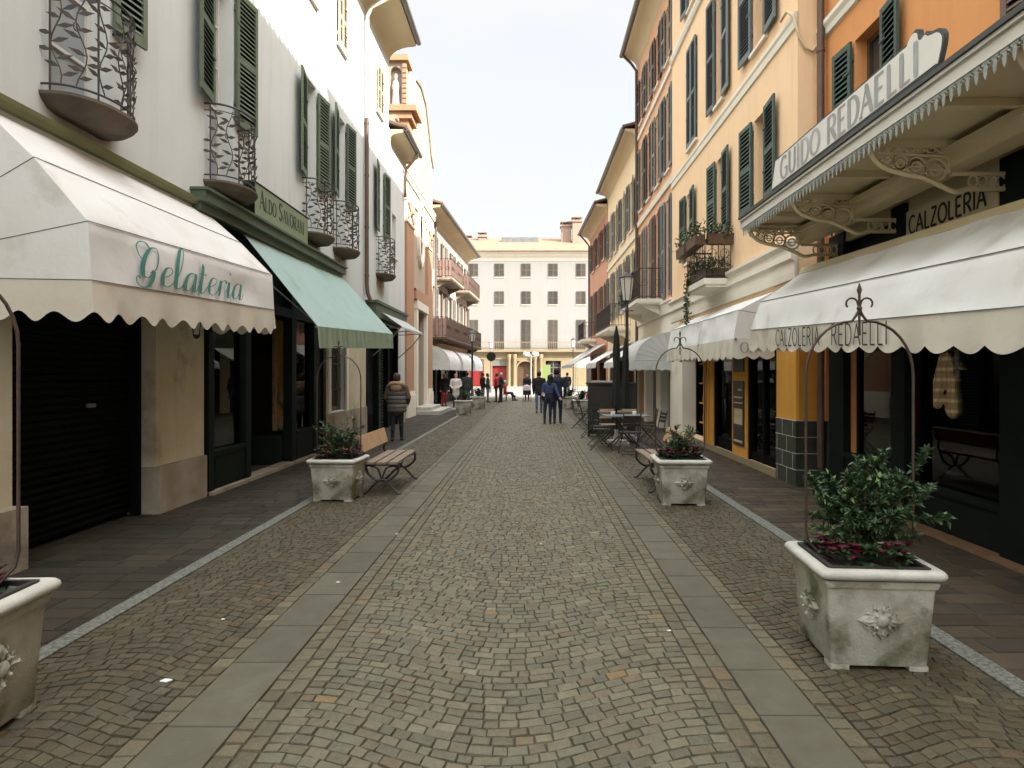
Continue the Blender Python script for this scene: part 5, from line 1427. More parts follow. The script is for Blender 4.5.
# door surround with shelves
a2('door_surround', 'ochre', [(14.72, 14.80, -.0, .05, .12, 2.75)])
b = MB(F2)
for z in (.55, 1.0, 1.45, 1.9): b.box(14.95, 15.3, -.25, .10, z, z+.03)
b.box(14.9, 14.94, -.25, .1, .12, 2.4)
sh = b.build('goods_shelf', M['ochre'], i2)
b = MB(F2)
for z in (.58, 1.03, 1.48, 1.93):
    for k in range(4): b.lathe((15.0+.075*k, -.02+.03*(k % 2), z), [(.03, 0), (.034, .12), (.018, .18), (.018, .22)], 8)
b.build('goods_jar', M['interl'], sh)
a2('menu_board', 'poster', [(12.3, 12.92, .02, .045, 1.72, 2.6)])
mb_ = a2('menu_board', 'poster', [(12.3, 12.92, .02, .045, .32, 1.55)])
a2('menu_sheet', 'paper', [(12.36, 12.86, .045, .048, 1.22, 1.25), (12.36, 12.86, .045, .048, 1.12, 1.14), (12.36, 12.86, .045, .048, .72, 1.02), (12.4, 12.6, .045, .048, 1.36, 1.40), (12.36, 12.86, .045, .048, .38, .42)], mb_)
b = MB(F2); b.ell((12.6, .05, 2.15), .09, .012, .11, 10, 6); b.build('emblem', M['chairw'], R2)
# flower balcony
o = box_balcony(F2, R2, 13.2, 14.75, 3.60, .50, 'iron', 'trim', False, .12, .78, False)
def foliage(name, m, pts, n, L, W, parent, spread, droop=0., rnd=None, up=.35):
    b = MB(); rnd = rnd or random
    for k in range(n):
        p = rnd.choice(pts); q = (p[0]+rnd.gauss(0, spread[0]), p[1]+rnd.gauss(0, spread[1]), p[2]+rnd.gauss(0, spread[2]))
        d = (rnd.gauss(0, 1), rnd.gauss(0, 1), rnd.gauss(up, .7)-droop)
        b.leaf(q, d, (rnd.gauss(0, .4), rnd.gauss(0, .4), 1), L*rnd.uniform(.6, 1.25), W*rnd.uniform(.7, 1.2))
    return b.build(name, M[m], parent, recalc=False)
for i, (z, lab) in enumerate(((4.25, 'upper flower trough hung on the rail of the yellow house balcony'), (3.62, 'lower flower trough with trailing ivy on the yellow house balcony floor'))):
    t = thing('flower_trough', lab, 'flower box', (3.45, 14, z))
    b = MB(F2)
    if i == 0:
        segs = [(13.1, 13.9), (14.05, 14.85)]
        for a, c in segs: b.box(a, c, .54, .74, z, z+.20)
        b.box(13.0, 13.17, .02, .5, z, z+.2)
    else: b.box(13.24, 14.7, .36, .50, z, z+.18); b.box(13.24, 13.38, .03, .35, z, z+.18)
    b.build('trough', M['wood'], t)
    pts = [F2((13.15+1.65*k/14, .64 if i == 0 else .44, z+.26)) for k in range(15)]+[F2((13.09 if i == 0 else 13.3, .05+.08*k, z+.26)) for k in range(6)]
    foliage('foliage', 'leafd' if i else 'leaf', pts, 900, .075, .04, t, (.07, .07, .09))
    if i == 0: foliage('blossom', 'whitefl', pts[::2], 130, .05, .04, t, (.08, .08, .07)); foliage('young_shoot', 'leafy', pts[10:13], 160, .08, .03, t, (.06, .06, .12))
    else:
        iv = [F2((14.6+random.uniform(-.1, .12), .55, 3.75-k*.045)) for k in range(22)]
        foliage('ivy', 'leaf', iv, 320, .06, .045, t, (.03, .06, .03), .8)
# two hood awnings
def hood2(label, ua, ub, drop=.30):
    return hood('awning', label, F2, ua, ub, [(.05, 3.02), (.62, 2.72), (.70, 2.26)], [(.05, 3.02), (.62, 2.72), (.70, 2.26)], drop, (M['awhite'], M['aval']),
        end_a=[(.04, 3.02), (.04, 2.62), (.04, 2.26)], end_b=[(.04, 3.02), (.04, 2.62), (.04, 2.26)], scal=.2, amp=.055, wave='lobe', seams=(1,), sag=.02, group='white hood awnings on the yellow house')
hb = hood2('white hood awning over the glazed doors and menu board of the yellow house', 12.98, 10.75, .34)
obj_text('lettering', M['lgrey'], hb, lambda b: caps_text(b, 'OR', lambda u, v, l=0.: (F2((0, .60-u, 0))[0], 10.725-l, 2.03+v), .16, .18, .06, .05, 1., None, .1))
hood2('white hood awning over the goods shelf of the yellow house', 15.95, 13.12)

# ---- salmon house
F3r = straight(4.1, 1)
R3 = thing('townhouse', 'salmon house with tall brown shutters and an iron balcony behind the yellow house', 'building', (4.1, 22, 0))
a3 = rb(F3r, R3)
hs = []; ws = []
for a in (19.4, 21.0, 22.6, 24.1):
    for z0, z1 in ((4.0, 6.9), (7.75, 10.1), (11.0, 12.7)): hs.append((a, a+.6, z0, z1)); ws.append((a, a+.6, z0, z1))
hs += [(19.1, 20.6, -.05, 2.9, .3), (21.3, 23.2, -.05, 2.9, .3), (23.6, 25.0, -.05, 2.9, .3)]
wall(F3r, R3, 18.71, 25.4, -.1, 13.9, hs, M['salmon'])
for i, (a, b_, z0, z1) in enumerate(ws): window(F3r, R3, a, b_, z0, z1, 'shblue' if a < 20 and z0 < 9 else 'shbrown' if i % 2 else 'shgrey', .42, None, (3, 3), sill=z0 > 5, frame='wood')
eave(F3r, R3, 18.72, 25.4, 13.85, .56, cove=.5)
moulding(F3r, R3, 18.71, 25.4, [(-.01, 7.2), (.06, 7.22), (.08, 7.4), (-.01, 7.42)], 'trim')
moulding(F3r, R3, 18.71, 25.4, [(-.01, 10.5), (.06, 10.52), (.06, 10.66), (-.01, 10.68)], 'trim')
moulding(F3r, R3, 18.71, 25.4, [(-.01, 3.45), (.08, 3.48), (.10, 3.75), (.14, 3.8), (.14, 3.86), (-.01, 3.88)], 'trim')
b = MB(F3r); b.tube([(25.1, .62, 13.8), (25.1, .3, 13.5), (25.1, .09, 13.2), (25.1, .08, .2)], .055, 8); b.build('downpipe', M['pipe'], R3, smooth=60)
box_balcony(F3r, R3, 20.3, 24.2, 4.0, .80, 'iron', 'trim', False, .12, .95)
a3('ground_floor_facing', 'trim', [(18.715, 25.39, -.0, .03, 2.92, 3.44)])
a3('pier', 'trim', [(25.0, 25.39, -.01, .06, 0, 2.9), (18.72, 19.1, -.01, .08, 0, 2.9), (20.594, 21.306, -.19, .06, 0, 2.9), (23.194, 23.606, -.19, .06, 0, 2.9)])
a3('shop_front', 'shgrey', [(19.1, 19.2, -.3, -.2, 0, 2.9), (20.5, 20.6, -.3, -.2, 0, 2.9), (21.3, 21.42, -.3, -.2, 0, 2.9), (23.08, 23.2, -.3, -.2, 0, 2.9), (23.6, 23.7, -.3, -.2, 0, 2.9), (22.2, 22.3, -.3, -.2, .4, 2.9), (21.42, 23.08, -.3, -.2, 0, .4)])
a3('display_glass', 'pane', [(19.2, 20.5, -.28, -.27, 0, 2.9), (21.42, 23.08, -.28, -.27, .4, 2.9), (23.7, 25.0, -.28, -.27, 0, 2.9)])
c = thing('hanging_cloth', 'blue cloth hung over the iron balcony of the salmon house', 'cloth', (3.3, 22, 4.2))
b = MB(F3r); n = 12
b.rings([[(21.3+.6*k/n, w+.02*math.sin(k*1.3), z) for k in range(n+1)] for w, z in ((.74, 4.3), (.76, 4.96), (.80, 4.985), (.845, 4.96), (.85, 4.6), (.84, 4.25))], cap=False, closed=False); b.build('cloth', M['denimhang'], c, smooth=60)
pt = thing('balcony_plants', 'green potted plants along the iron balcony of the salmon house', 'plants', (3.35, 23, 4.0))
pp = [F3r((22.3+1.7*k/8, .72, 4.35)) for k in range(9)]
foliage('foliage', 'leafd', pp, 500, .13, .06, pt, (.10, .12, .16)); b = MB(F3r)
for k in range(4): b.lathe((22.5+.45*k, .66, 4.01), [(.08, 0), (.12, .22)], 10)
b.build('pot', M['terra'], pt)
bullnose('awning', 'pale quarter-round awning with fan-pleated end behind the street lamp', F3r, 18.3+.6, 21.6, 2.08, .80, 1.08, .30, M['agrey'])
hood('awning', 'plain white awning sloping from the salmon house next to the street lamp', F3r, 25.2, 22.2, [(.05, 2.95), (1.3, 2.1)], [(.05, 2.95), (1.3, 2.1)], .22, (M['awhite'], M['awhite']), seams=(), scal=.2)

# ---- pale yellow house and rose house, turning in towards the piazza
PA, PB, PC = (4.1, 25.45), (4.02, 34.5), (3.75, 42.0)
F4 = between(PA, PB, 1); L4 = math.hypot(PB[0]-PA[0], PB[1]-PA[1])
R4 = thing('townhouse', 'pale yellow house with grey green shutters between the salmon and rose houses', 'building', (4.1, 30, 0)); a4 = rb(F4, R4)
hs = []; ws = []
for a in (.9, 3.2, 5.5, 7.6):
    for z0, z1 in ((4.3, 6.6), (7.5, 9.5)): hs.append((a, a+.8, z0, z1)); ws.append((a, a+.8, z0, z1))
hs += [(.6, 2.6, -.05, 2.8, .3), (3.4, 5.6, -.05, 2.8, .3), (6.3, 8.6, -.05, 2.8, .3)]
wall(F4, R4, 0, L4, -.1, 11.2, hs, M['palehon'])
for a, b_, z0, z1 in ws: window(F4, R4, a, b_, z0, z1, 'shgrey', .48, None, (6, 6), sill=z0 > 5, frame='wood')
eave(F4, R4, .02, L4+.05, 11.1, .5, cove=.4)
moulding(F4, R4, 0, L4, [(-.01, 6.95), (.06, 6.97), (.06, 7.1), (-.01, 7.12)], 'trim')
box_balcony(F4, R4, 1.6, 6.6, 3.62, .85, 'iron', 'trim', False, .12, .95)
for a, c in ((.6, 2.6), (3.4, 5.6), (6.3, 8.6)):
    a4('shop_front', 'wood', [(a, a+.14, -.3, -.05, 0, 2.8), (c-.14, c, -.3, -.05, 0, 2.8), (a+.14, c-.14, -.3, -.1, 2.3, 2.8), ((a+c)/2-.05, (a+c)/2+.05, -.3, -.1, 0, 2.3)])
    a4('display_glass', 'pane', [(a+.14, c-.14, -.28, -.27, 0, 2.3)])
hood('awning', 'white awning on the pale yellow house, third from the street lamp', F4, 5.2, .8, [(.05, 3.0), (1.5, 2.15)], [(.05, 3.0), (1.5, 2.15)], .25, (M['awhite'], M['awhite']), seams=(), scal=.2)
F5 = between((4.0, 34.55), PC, 1); L5 = math.hypot(PC[0]-4.0, PC[1]-34.55)
R5 = thing('townhouse', 'rose coloured corner house with brown shutters next to the piazza', 'building', (3.9, 38, 0)); a5 = rb(F5, R5)
hs = []; ws = []
for a in (.8, 3.0, 5.2):
    for z0, z1 in ((4.0, 6.5), (7.9, 9.6)): hs.append((a, a+.85, z0, z1)); ws.append((a, a+.85, z0, z1))
hs += [(.5, 3.3, -.05, 2.8, .3), (4.0, 6.9, -.05, 2.8, .3)]
wall(F5, R5, 0, L5, -.1, 10.7, hs, M['rose'])
for a, b_, z0, z1 in ws: window(F5, R5, a, b_, z0, z1, 'shbrown', .5, None, (5, 5), sill=z0 > 5, frame='wood')
eave(F5, R5, .05, L5+.4, 10.55, .62, cove=.4)
box_balcony(F5, R5, 4.4, L5-.05, 3.75, .75, 'iron', 'trim', False, .14, 1.)
b = MB(F5); b.tube([(7.3, .68, 10.5), (7.3, .3, 10.1), (7.3, .08, 9.8), (7.3, .08, 4)], .055, 8); b.build('downpipe', M['pipe'], R5, smooth=60)
for a, c in ((.5, 3.3), (4.0, 6.9)):
    a5('shop_front', 'wood', [(a, a+.14, -.3, -.05, 0, 2.8), (c-.14, c, -.3, -.05, 0, 2.8), (a+.14, c-.14, -.3, -.1, 2.3, 2.8)]); a5('display_glass', 'pane', [(a+.14, c-.14, -.28, -.27, 0, 2.3)])
ha = hood('awning', 'long striped white and grey awning on the rose corner house', F5, 7.3, .4, [(.05, 3.3), (1.8, 2.2)], [(.05, 3.3), (1.8, 2.2)], .22, (M['awhite'], M['agrey']), seams=(), scal=.2)
b = MB(F5)
for k in range(7): b.box(.9+k*.95, 1.2+k*.95, 0, 0, 0, 0) if False else b.rings([[(u, .10, 3.285), (u, 1.78, 2.228)] for u in (.9+k*.95, 1.25+k*.95)], cap=False, closed=False)
b.build('stripe', M['agrey'], ha)
# ------------------------------------------------------------------ piazza front
FY = 74.
FF = Fr((0, FY), (1, 0), (0, -1))
PZB = thing('palazzo', 'ivory four-storey palazzo with brown shutters and red shop shutters closing the street', 'building', (0, FY, 0))
af = rb(FF, PZB)
cols = [-15.5, -12.6, -9.55, -6.45, -3.55, -.56, 2.47, 5.6, 8.7, 11.8]
rows = [(12.55, 14.05, 'shtaupe'), (9.45, 10.95, 'shtaupe'), (4.45, 7.75, 'shtaupe')]
hf = []
for c in cols:
    for z0, z1, _ in rows: hf.append((c-.52, c+.52, z0, z1))
reds = [(-13.2, -11.6), (-9.9, -8.3), (-6.5, -4.55), (-4.25, -2.75)]
reds = [(-9.6, -8.0), (-6.95, -5.3), (-4.35, -2.75)]
hf += [(a, b_, .0, 3.3, .3) for a, b_ in reds]+[(-1.55, .25, 0, 3.1, .5), (1.65, 3.35, .9, 3.15, .3), (6.2, 9.0, 0, 2.9, .4), (9.8, 12.4, 0, 2.9, .4)]
wall(FF, PZB, -18, 14, -.1, 15.3, hf, M['facade'], depth=.3, back=14.)
for c in cols:
    for z0, z1, m in rows:
        window(FF, PZB, c-.52, c+.52, z0, z1, m, None, None, closed=True, recess=.2, sill=z0 > 5, sillm='trim', bars=0, pane='pane', mull=0)
af('ground_floor_facing', 'sand', [(a, b_, 0, .03, 0, 3.95) for a, b_ in ()]+[(a, b_, 0, .03, 0, 3.31) for a, b_ in ((-18, -9.6), (-8, -6.95), (-5.3, -4.35), (-2.75, -1.55), (.25, 1.65), (3.35, 6.2), (9.0, 9.8), (12.4, 14))]+[(-18, 14, 0, .034, 3.312, 3.95), (-1.55, .25, 0, .03, 3.12, 3.31), (1.65, 3.35, 0, .03, 3.17, 3.31), (1.65, 3.35, 0, .03, 0, .9), (6.2, 9.0, 0, .03, 2.92, 3.31), (9.8, 12.4, 0, .03, 2.92, 3.31)])
moulding(FF, PZB, -18, 14, [(-.01, 3.9), (.15, 3.95), (.2, 4.1), (.55, 4.15), (.55, 4.3), (-.01, 4.32)], 'sand')
moulding(FF, PZB, -18, 14, [(-.01, 14.35), (.06, 14.4), (.08, 14.7), (.3, 14.9), (.35, 15.1), (.6, 15.2), (.6, 15.3), (-.01, 15.32)], 'trim', 'cornice')
b = MB(FF); b.box(-18, 14, .48, .53, 5.2, 5.26); b.box(-18, 14, .49, .52, 4.38, 4.42)
for k in range(int(32/.22)): b.tube([(-17.95+k*.22, .505, 4.31), (-17.95+k*.22, .505, 5.22)], .016, 4)
b.build('balustrade', M['sand'], PZB)
for a, b_ in reds:
    b = MB(FF)
    for k in range(22): b.rings([[(u, w, z) for w, z in ((-.27, .05+k*.115), (-.25, .1+k*.115), (-.27, .155+k*.115))] for u in (a+.03, b_-.03)])
    b.build('roller_shutter', M['reddoor'], PZB); af('shutter_box', 'shgrey', [(a, b_, -.28, -.05, 2.6, 3.29)])
for u in (-2.45, -1.85, .45, 1.1, -7.6): 
    b = MB(FF); b.lathe((u, .3, 0), [(.24, 0), (.24, .3), (.17, .38), (.165, 3.2), (.22, 3.35), (.26, 3.6), (.26, 3.9)], 14); b.build('column', M['sand'], PZB, smooth=40)
b = MB(FF); ar = [(-1.55, 0), (-1.55, 2.2)]+[(-.65-.9*math.cos(PI*k/14), 2.2+.9*math.sin(PI*k/14)) for k in range(1, 14)]+[(.25, 2.2), (.25, 0)]
b.rings([[(u, w, z) for u, z in ar] for w in (-.4, -.3)]); dr = b.build('arched_door', M['wood'], PZB)
b = MB(FF)
o_ = [(-.65+(u+.65)*1.16, z*1.05) for u, z in ar]
b.rings([[(u, w, z) for u, z in lst] for lst, w in ((o_, .03), (o_, .14), (ar, .14), (ar, -.05))], cap=False); b.build('door_arch', M['sand'], dr)
b = MB(FF); a2_ = [(1.65, .9), (1.65, 2.4)]+[(2.5-.85*math.cos(PI*k/12), 2.4+.72*math.sin(PI*k/12)) for k in range(1, 12)]+[(3.35, 2.4), (3.35, .9)]
b.rings([[(u, w, z) for u, z in a2_] for w in (-.28, -.22)]); wn = b.build('arched_window', M['pane'], PZB)
af('glazing_bar', 'shgrey', [(2.46, 2.54, -.215, -.18, .9, 3.1), (1.65, 3.35, -.215, -.18, 1.7, 1.77), (1.65, 3.35, -.215, -.18, 2.38, 2.45)], wn)
af('shop_window', 'pane', [(6.2, 9.0, -.3, -.28, 0, 2.9), (9.8, 12.4, -.3, -.28, 0, 2.9)])
b = MB(FF); zr = 15.32
ev = lambda f: [(-18.7+f*9, .75-f*8, zr+f*3.1), (14.7-f*9, .75-f*8, zr+f*3.1), (14.7-f*9, -14.7+f*6.5, zr+f*3.1), (-18.7+f*9, -14.7+f*6.5, zr+f*3.1)]
b.rings([ev(0), [(x, y, z+.12) for x, y, z in ev(0)], ev(1)])
b.build('roof', M['terra'], PZB)
b = MB(FF); b.box(-3.5, .9, -5.6, -4.3, 17.2, 17.9); b.build('skylight', M['zinc'], PZB)
for i, (x, w, h, d) in enumerate(((-5.9, .9, 1.6, -6), (4.2, 1.2, 2.6, -5.0), (5.4, 1.0, 3.0, -4.2), (-9.2, 1.4, 2.2, -7))):
    b = MB(FF); b.box(x-w/2, x+w/2, d-w/2, d+w/2, 16, 17.0+h-.4); b.box(x-w/2-.12, x+w/2+.12, d-w/2-.12, d+w/2+.12, 17+h-.4, 17+h-.2)
    for s in (-1, 1):
        for t in (-1, 1): b.box(x+s*w*.35-.08, x+s*w*.35+.08, d+t*w*.35-.08, d+t*w*.35+.08, 17+h-.2, 17+h+.1)
    b.box(x-w/2-.1, x+w/2+.1, d-w/2-.1, d+w/2+.1, 17+h+.1, 17+h+.22)
    b.build('chimney', M['brick'], PZB)
st_ = thing('steps', 'pale stone steps along the foot of the palazzo', 'steps', (0, FY-1, 0))
b = MB(FF); b.box(-18, 14, .04, 1.6, -.02, .14); b.box(-18, 14, .04, 1.1, .14, .28); b.build('flight', M['facade'], st_)
# more roofs beyond
far = thing('far_house', 'pale house rising behind the palazzo roof', 'building', (-14, 98, 0))
b = MB(); b.box(-24, -9, 95, 105, 0, 21.5); b.build('wall', M['pinkw'], far)
b = MB(); b.rings([[(-24.5, 94.5, 21.5), (-8.5, 94.5, 21.5), (-8.5, 105.5, 21.5), (-24.5, 105.5, 21.5)], [(-20, 99, 23), (-13, 99, 23), (-13, 101, 23), (-20, 101, 23)]]); b.build('roof', M['terra'], far)

# ------------------------------------------------------------------ street furniture
def planter_mesh():
    root = thing('stone_planter', 'x', 'planter', (0, 0, 0), 'stone planters along the street', local=True)
    b = MB()
    def ring(h, z, r=.03, n=4):
        o = []
        for cx, cy, a0 in ((h-r, h-r, 0), (-h+r, h-r, 90), (-h+r, -h+r, 180), (h-r, -h+r, 270)):
            for k in range(n+1):
                a = R(a0+90*k/n); o.append((cx+r*math.cos(a), cy+r*math.sin(a), z))
        return o
    # four corner feet and tapering body
    for sx in (-1, 1):
        for sy in (-1, 1):
            b.box(sx*.275, sx*.17, sy*.275, sy*.17, 0, .03)
    b.rings([ring(.272, .025, .02), ring(.275, .03, .02), ring(.305, .47, .02), ring(.307, .485, .02), ring(.318, .49, .02), ring(.325, .515, .02), ring(.320, .53, .02)])
    body = b.build('body', M['trav'], root, off=(0, 0, 0), smooth=35)
    b = MB()
    prof = [(.316, .538), (.340, .541), (.355, .551), (.361, .566), (.358, .582), (.347, .594), (.332, .598), (.300, .598), (.290, .59), (.288, .53)]
    b.rings([ring(h, z, .05 if h > .3 else .03) for h, z in prof], cap=False); b.build('rim', M['rim'], root, off=(0, 0, 0), smooth=50)
    b = MB(); b.poly([(x, y, .565) for x, y, z in ring(.289, 0, .03)])
    for s in (-1, 1): b.box(-.285, .285, s*.285, s*.262, .55, .605); b.box(s*.285, s*.262, -.262, .262, .55, .605)
    lo = b.build('liner', [M['soil'], M['iron']], root, off=(0, 0, 0))
    for p in lo.data.polygons: p.material_index = 0 if p.index == 0 else 1
    # relief rosette on each face
    for k in range(4):
        b = MB(); a = k*PI/2
        def T(p, a=a):
            x, w, z = p; y = -(.2915+(z-.27)*.068+w)
            return (x*math.cos(a)-y*math.sin(a), x*math.sin(a)+y*math.cos(a), z)
        b.f = T
        zc = .30; G_ = 1.22
        b.ell((0, .012, zc), .042, .036, .042, 12, 6)
        for j in range(8):
            an = j*PI/4; L = (.135 if j % 4 == 0 else .115 if j % 2 == 0 else .07); wd = .032
            c, s = math.cos(an), math.sin(an)
            r0, r1 = .03, L
            q = [(r0*c-wd*.6*s, r0*s+wd*.6*c), (r0*c+wd*.6*s, r0*s-wd*.6*c), ((r0+r1)*.52*c+wd*s, (r0+r1)*.52*s-wd*c), (r1*c, r1*s), ((r0+r1)*.52*c-wd*s, (r0+r1)*.52*s+wd*c)]
            b.rings([[(x, -.004, zc+z) for x, z in q], [(x*.9, .026, zc+z*.9) for x, z in q]]); m_ = ((r0+r1)*.5*c, (r0+r1)*.5*s)
            b.tube([(r0*c, .012, zc+r0*s), (m_[0], .036, zc+m_[1]), (r1*.95*c, .006, zc+r1*.95*s)], [.008, .009, .004], 6)
            if j % 2 == 0:
                for sd in (-1, 1): b.tube([(.065*c+sd*.02*s, .008, zc+.065*s-sd*.02*c), (.075*c+sd*.045*s, .012, zc+.075*s-sd*.045*c), (.095*c+sd*.04*s, .006, zc+.095*s-sd*.04*c)], [.006, .008, .004], 6)
        b.build('rosette', M['trav'], root, off=(0, 0, 0), smooth=40)
    # wrought hoop with finial
    b = MB(); hw = .325; y0 = .0
    hoop = [(-hw+.16, y0, .575), (-hw+.07, y0, .62), (-hw+.015, y0, .68), (-hw, y0, .75), (-hw, y0, 1.72)]
    for k in range(1, 9):
        t = k/8; hoop.append((-hw+hw*(1-math.cos(t*PI/2))*.86, y0, 1.72+.34*math.sin(t*PI/2)))
    hoop += [(-.02, y0, 2.095), (0, y0, 2.135)]
    b.tube(hoop, .0085, 6); b.tube([(-x, y, z) for x, y, z in hoop], .0085, 6)
    b.tube([(0, y0, 1.97), (0, y0, 2.23)], .008, 6); b.tube([(0, y0, 2.22), (0, y0, 2.255), (0, y0, 2.30)], [.006, .016, .002], 6)
    b.ell((0, y0, 2.14), .018, .018, .018, 8, 5)
    for s in (-1, 1): b.tube([(0, y0, 2.135)]+[(s*(.045+.035*math.cos(PI-k*.55)), y0, 2.17+.035*math.sin(PI-k*.55)*1) for k in range(0, 8)], .0065, 5)
    b.build('hoop', M['rust'], root, off=(0, 0, 0), smooth=60)
    return root
pm = planter_mesh()
plist = [ # x, y, rot, scale, label
    (1.99, 4.0, R(-4), .97, 'pale stone planter with a mossy rosette face holding the big bushy shrub'),
    (-2.77, 3.02, R(3), 1.06, 'pale stone planter opposite the closed black roller shutter'),
    (-2.60, 8.93, R(-3), .93, 'pale stone planter in front of the bench by the mint awning'),
    (1.96, 8.68, R(-2), .98, 'pale stone planter in front of the bench near the yellow house'),
    (-2.78, 27.3, 0, 1.0, 'small pale planter before the woman in the white coat'),
    (-2.52, 31.9, 0, 1.0, 'small pale planter next to the lantern lamp by the dome awnings'),
    (1.86, 31.8, 0, 1.0, 'small pale planter beyond the terrace chairs, partly hidden by another planter'),
    (2.12, 27.8, 0, 1.0, 'small pale planter just beyond the last terrace chair')]
for i, (x, y, r, s, lab) in enumerate(plist):
    if i == 0: pm.location = (x, y, .002); pm.rotation_euler = (0, 0, r); pm['label'] = lab; pm.scale = (s,)*3
    else:
        o = dup(pm, (x, y, .002), r, lab, s)
        if i >= 4:
            for ch in list(o.children):
                if ch.name.startswith(('hoop', 'rosette')): bpy.data.objects.remove(ch)
        if i == 1:
            for ch in o.children:
                if ch.name.startswith('hoop'): ch.rotation_euler = (0, 0, R(48))
def shrub(label, x, y, h, r, n, seed, L=.085, W=.034, z0=.56, flower_lab=None, nf=120, lm='leaf', fm='redfl', pale=True):
    rnd = random.Random(seed)
    t = thing('shrub', label, 'shrub', (x, y, z0))
    b = MB(); tips = []
    for k in range(17):
        a = rnd.uniform(0, 2*PI); rr = r*rnd.uniform(.15, .9); hh = h*rnd.uniform(.45, 1.0)
        p = [(x+rnd.uniform(-.03, .03), y+rnd.uniform(-.03, .03), z0), (x+rr*.35*math.cos(a), y+rr*.35*math.sin(a), z0+hh*.5), (x+rr*math.cos(a), y+rr*math.sin(a), z0+hh)]
        b.tube(p, [.012, .008, .004], 5)
        for j in range(6):
            t_ = .22+.78*j/5; q0 = Vector(p[1]).lerp(Vector(p[2]), max(0, t_*2-1)) if t_ > .5 else Vector(p[0]).lerp(Vector(p[1]), t_*2)
            q1 = q0+Vector((rnd.gauss(0, r*.33), rnd.gauss(0, r*.33), abs(rnd.gauss(0, h*.16))+.02)); b.tube([q0, q1], [.005, .003], 4); tips.append((q0, q1))
    b.build('stem', M['bark'], t)
    b = MB(); b2 = MB(); b3 = MB()
    for k in range(n):
        q0, q1 = rnd.choice(tips); s = rnd.random(); p = q0.lerp(q1, .2+.8*s)
        ax = (q1-q0).normalized(); d = ax*.6+Vector((rnd.gauss(0, .7), rnd.gauss(0, .7), rnd.gauss(.15, .5)))
        bb = b3 if rnd.random() < .12 and s > .5 else b2 if rnd.random() < .45 else b
        bb.leaf(p, d, (rnd.gauss(0, .5), rnd.gauss(0, .5), 1), L*rnd.uniform(.6, 1.2), W*rnd.uniform(.7, 1.2))
    b.build('foliage', M['leafd'], t, recalc=False); b2.build('foliage', M[lm], t, recalc=False)
    if pale: b3.build('young_foliage', M['leafy'], t, recalc=False)
    if flower_lab:
        f = thing('cyclamen_bed', flower_lab, 'flowers', (x, y, z0))
        b = MB(); g_ = MB()
        for k in range(nf):
            a = rnd.uniform(0, 2*PI); ed = .24*rnd.uniform(.55, 1.0)
            px = x+max(-.25, min(.25, ed*1.3*math.cos(a))); py = y+max(-.25, min(.25, ed*1.3*math.sin(a))); pz = z0+rnd.uniform(.03, .15)
            if rnd.random() < .5:
                for j in range(5):
                    an = rnd.uniform(0, 2*PI); b.leaf((px, py, pz), (math.cos(an), math.sin(an), .9), (0, 0, 1), .05, .036)
            else:
                for j in range(3): 
                    an = rnd.uniform(0, 2*PI); g_.leaf((px, py, pz-.03), (math.cos(an), math.sin(an), .35), (0, 0, 1), .075, .06)
        b.build('petal', M[fm], f, recalc=False); g_.build('foliage', M['leafd'], f, recalc=False)
shrub('large bushy evergreen shrub growing among dark red cyclamens', 2.02, 4.02, .50, .33, 9500, 3, L=.056, W=.023, flower_lab='dark red cyclamens round the foot of the large bushy shrub', nf=80)
shrub('small leafy shoots in the planter opposite the roller shutter', -2.80, 3.05, .45, .2, 260, 4, flower_lab='dark red cyclamens in the planter opposite the roller shutter', nf=150)
shrub('dark green shrub in the planter by the mint awning', -2.6, 8.93, .40, .27, 700, 5, flower_lab='crimson cyclamens in the planter by the mint awning', nf=120)
shrub('small dark shrub in the planter near the yellow house', 1.96, 8.68, .36, .22, 520, 6, flower_lab='crimson cyclamens in the planter near the yellow house', nf=150, L=.07)
for (x, y, sd, a, b_) in ((-2.78, 27.3, 11, 'low dark plants in the planter before the woman in white', None), (-2.52, 31.9, 12, 'low dark plants in the planter next to the lantern lamp', None),
                    (1.86, 31.8, 13, 'low green plants in the half hidden planter beyond the terrace', None), (2.12, 27.8, 14, 'low green plants in the planter just beyond the last terrace chair', None)):
    shrub(a, x, y, .34, .26, 320, sd, L=.12, W=.06, pale=False, lm='leaf')

# benches
def bench(label, x, y, rz):
    root = thing('bench', label, 'bench', (0, 0, 0), 'slatted benches with curled iron legs', local=True)
    L = 1.5     # runs along +Y, faces +X
    for x0, x1 in ((-.22, -.085), (-.055, .075), (.105, .23)):
        b = MB(); b.box(x0, x1, 0, L, .425, .455); b.build('seat_slat', M['benchs'], root, off=(0, 0, 0))
    b = MB(); b.rings([[(-.245, y_, .60), (-.222, y_, .597), (-.285, y_, .815), (-.308, y_, .812)] for y_ in (-.02, L+.02)]); b.build('backrest', M['benchw'], root, off=(0, 0, 0))
    for y_ in (.08, L-.08):
        b = MB(); t = lambda pts, r=.016: b.tube([(px, y_, pz) for px, pz in pts], r, 6)
        t([(-.24, .415), (.24, .415)], .02)
        t(cr([(.23, .41), (.22, .30), (.10, .2), (-.02, .2), (-.12, .12), (-.22, .02), (-.27, .012)], 4), .019)
        t(cr([(-.22, .41), (-.2, .30), (-.08, .2), (.03, .2), (.12, .12), (.22, .02), (.27, .012)], 4), .019)
        t(cr([(.2, .40), (.06, .36), (.0, .22), (-.06, .36), (-.2, .40)], 5), .013)
        t(cr([(-.22, .40), (-.27, .5), (-.25, .6), (-.30, .80)], 4), .017)
        b.build('iron_leg', M['iron'], root, off=(0, 0, 0), smooth=60)
    root.location = (x, y, 0.004); root.rotation_euler = (0, 0, rz); return root
bench('slatted bench with tan backrest behind the planter by the mint awning', -2.08, 9.12, 0)
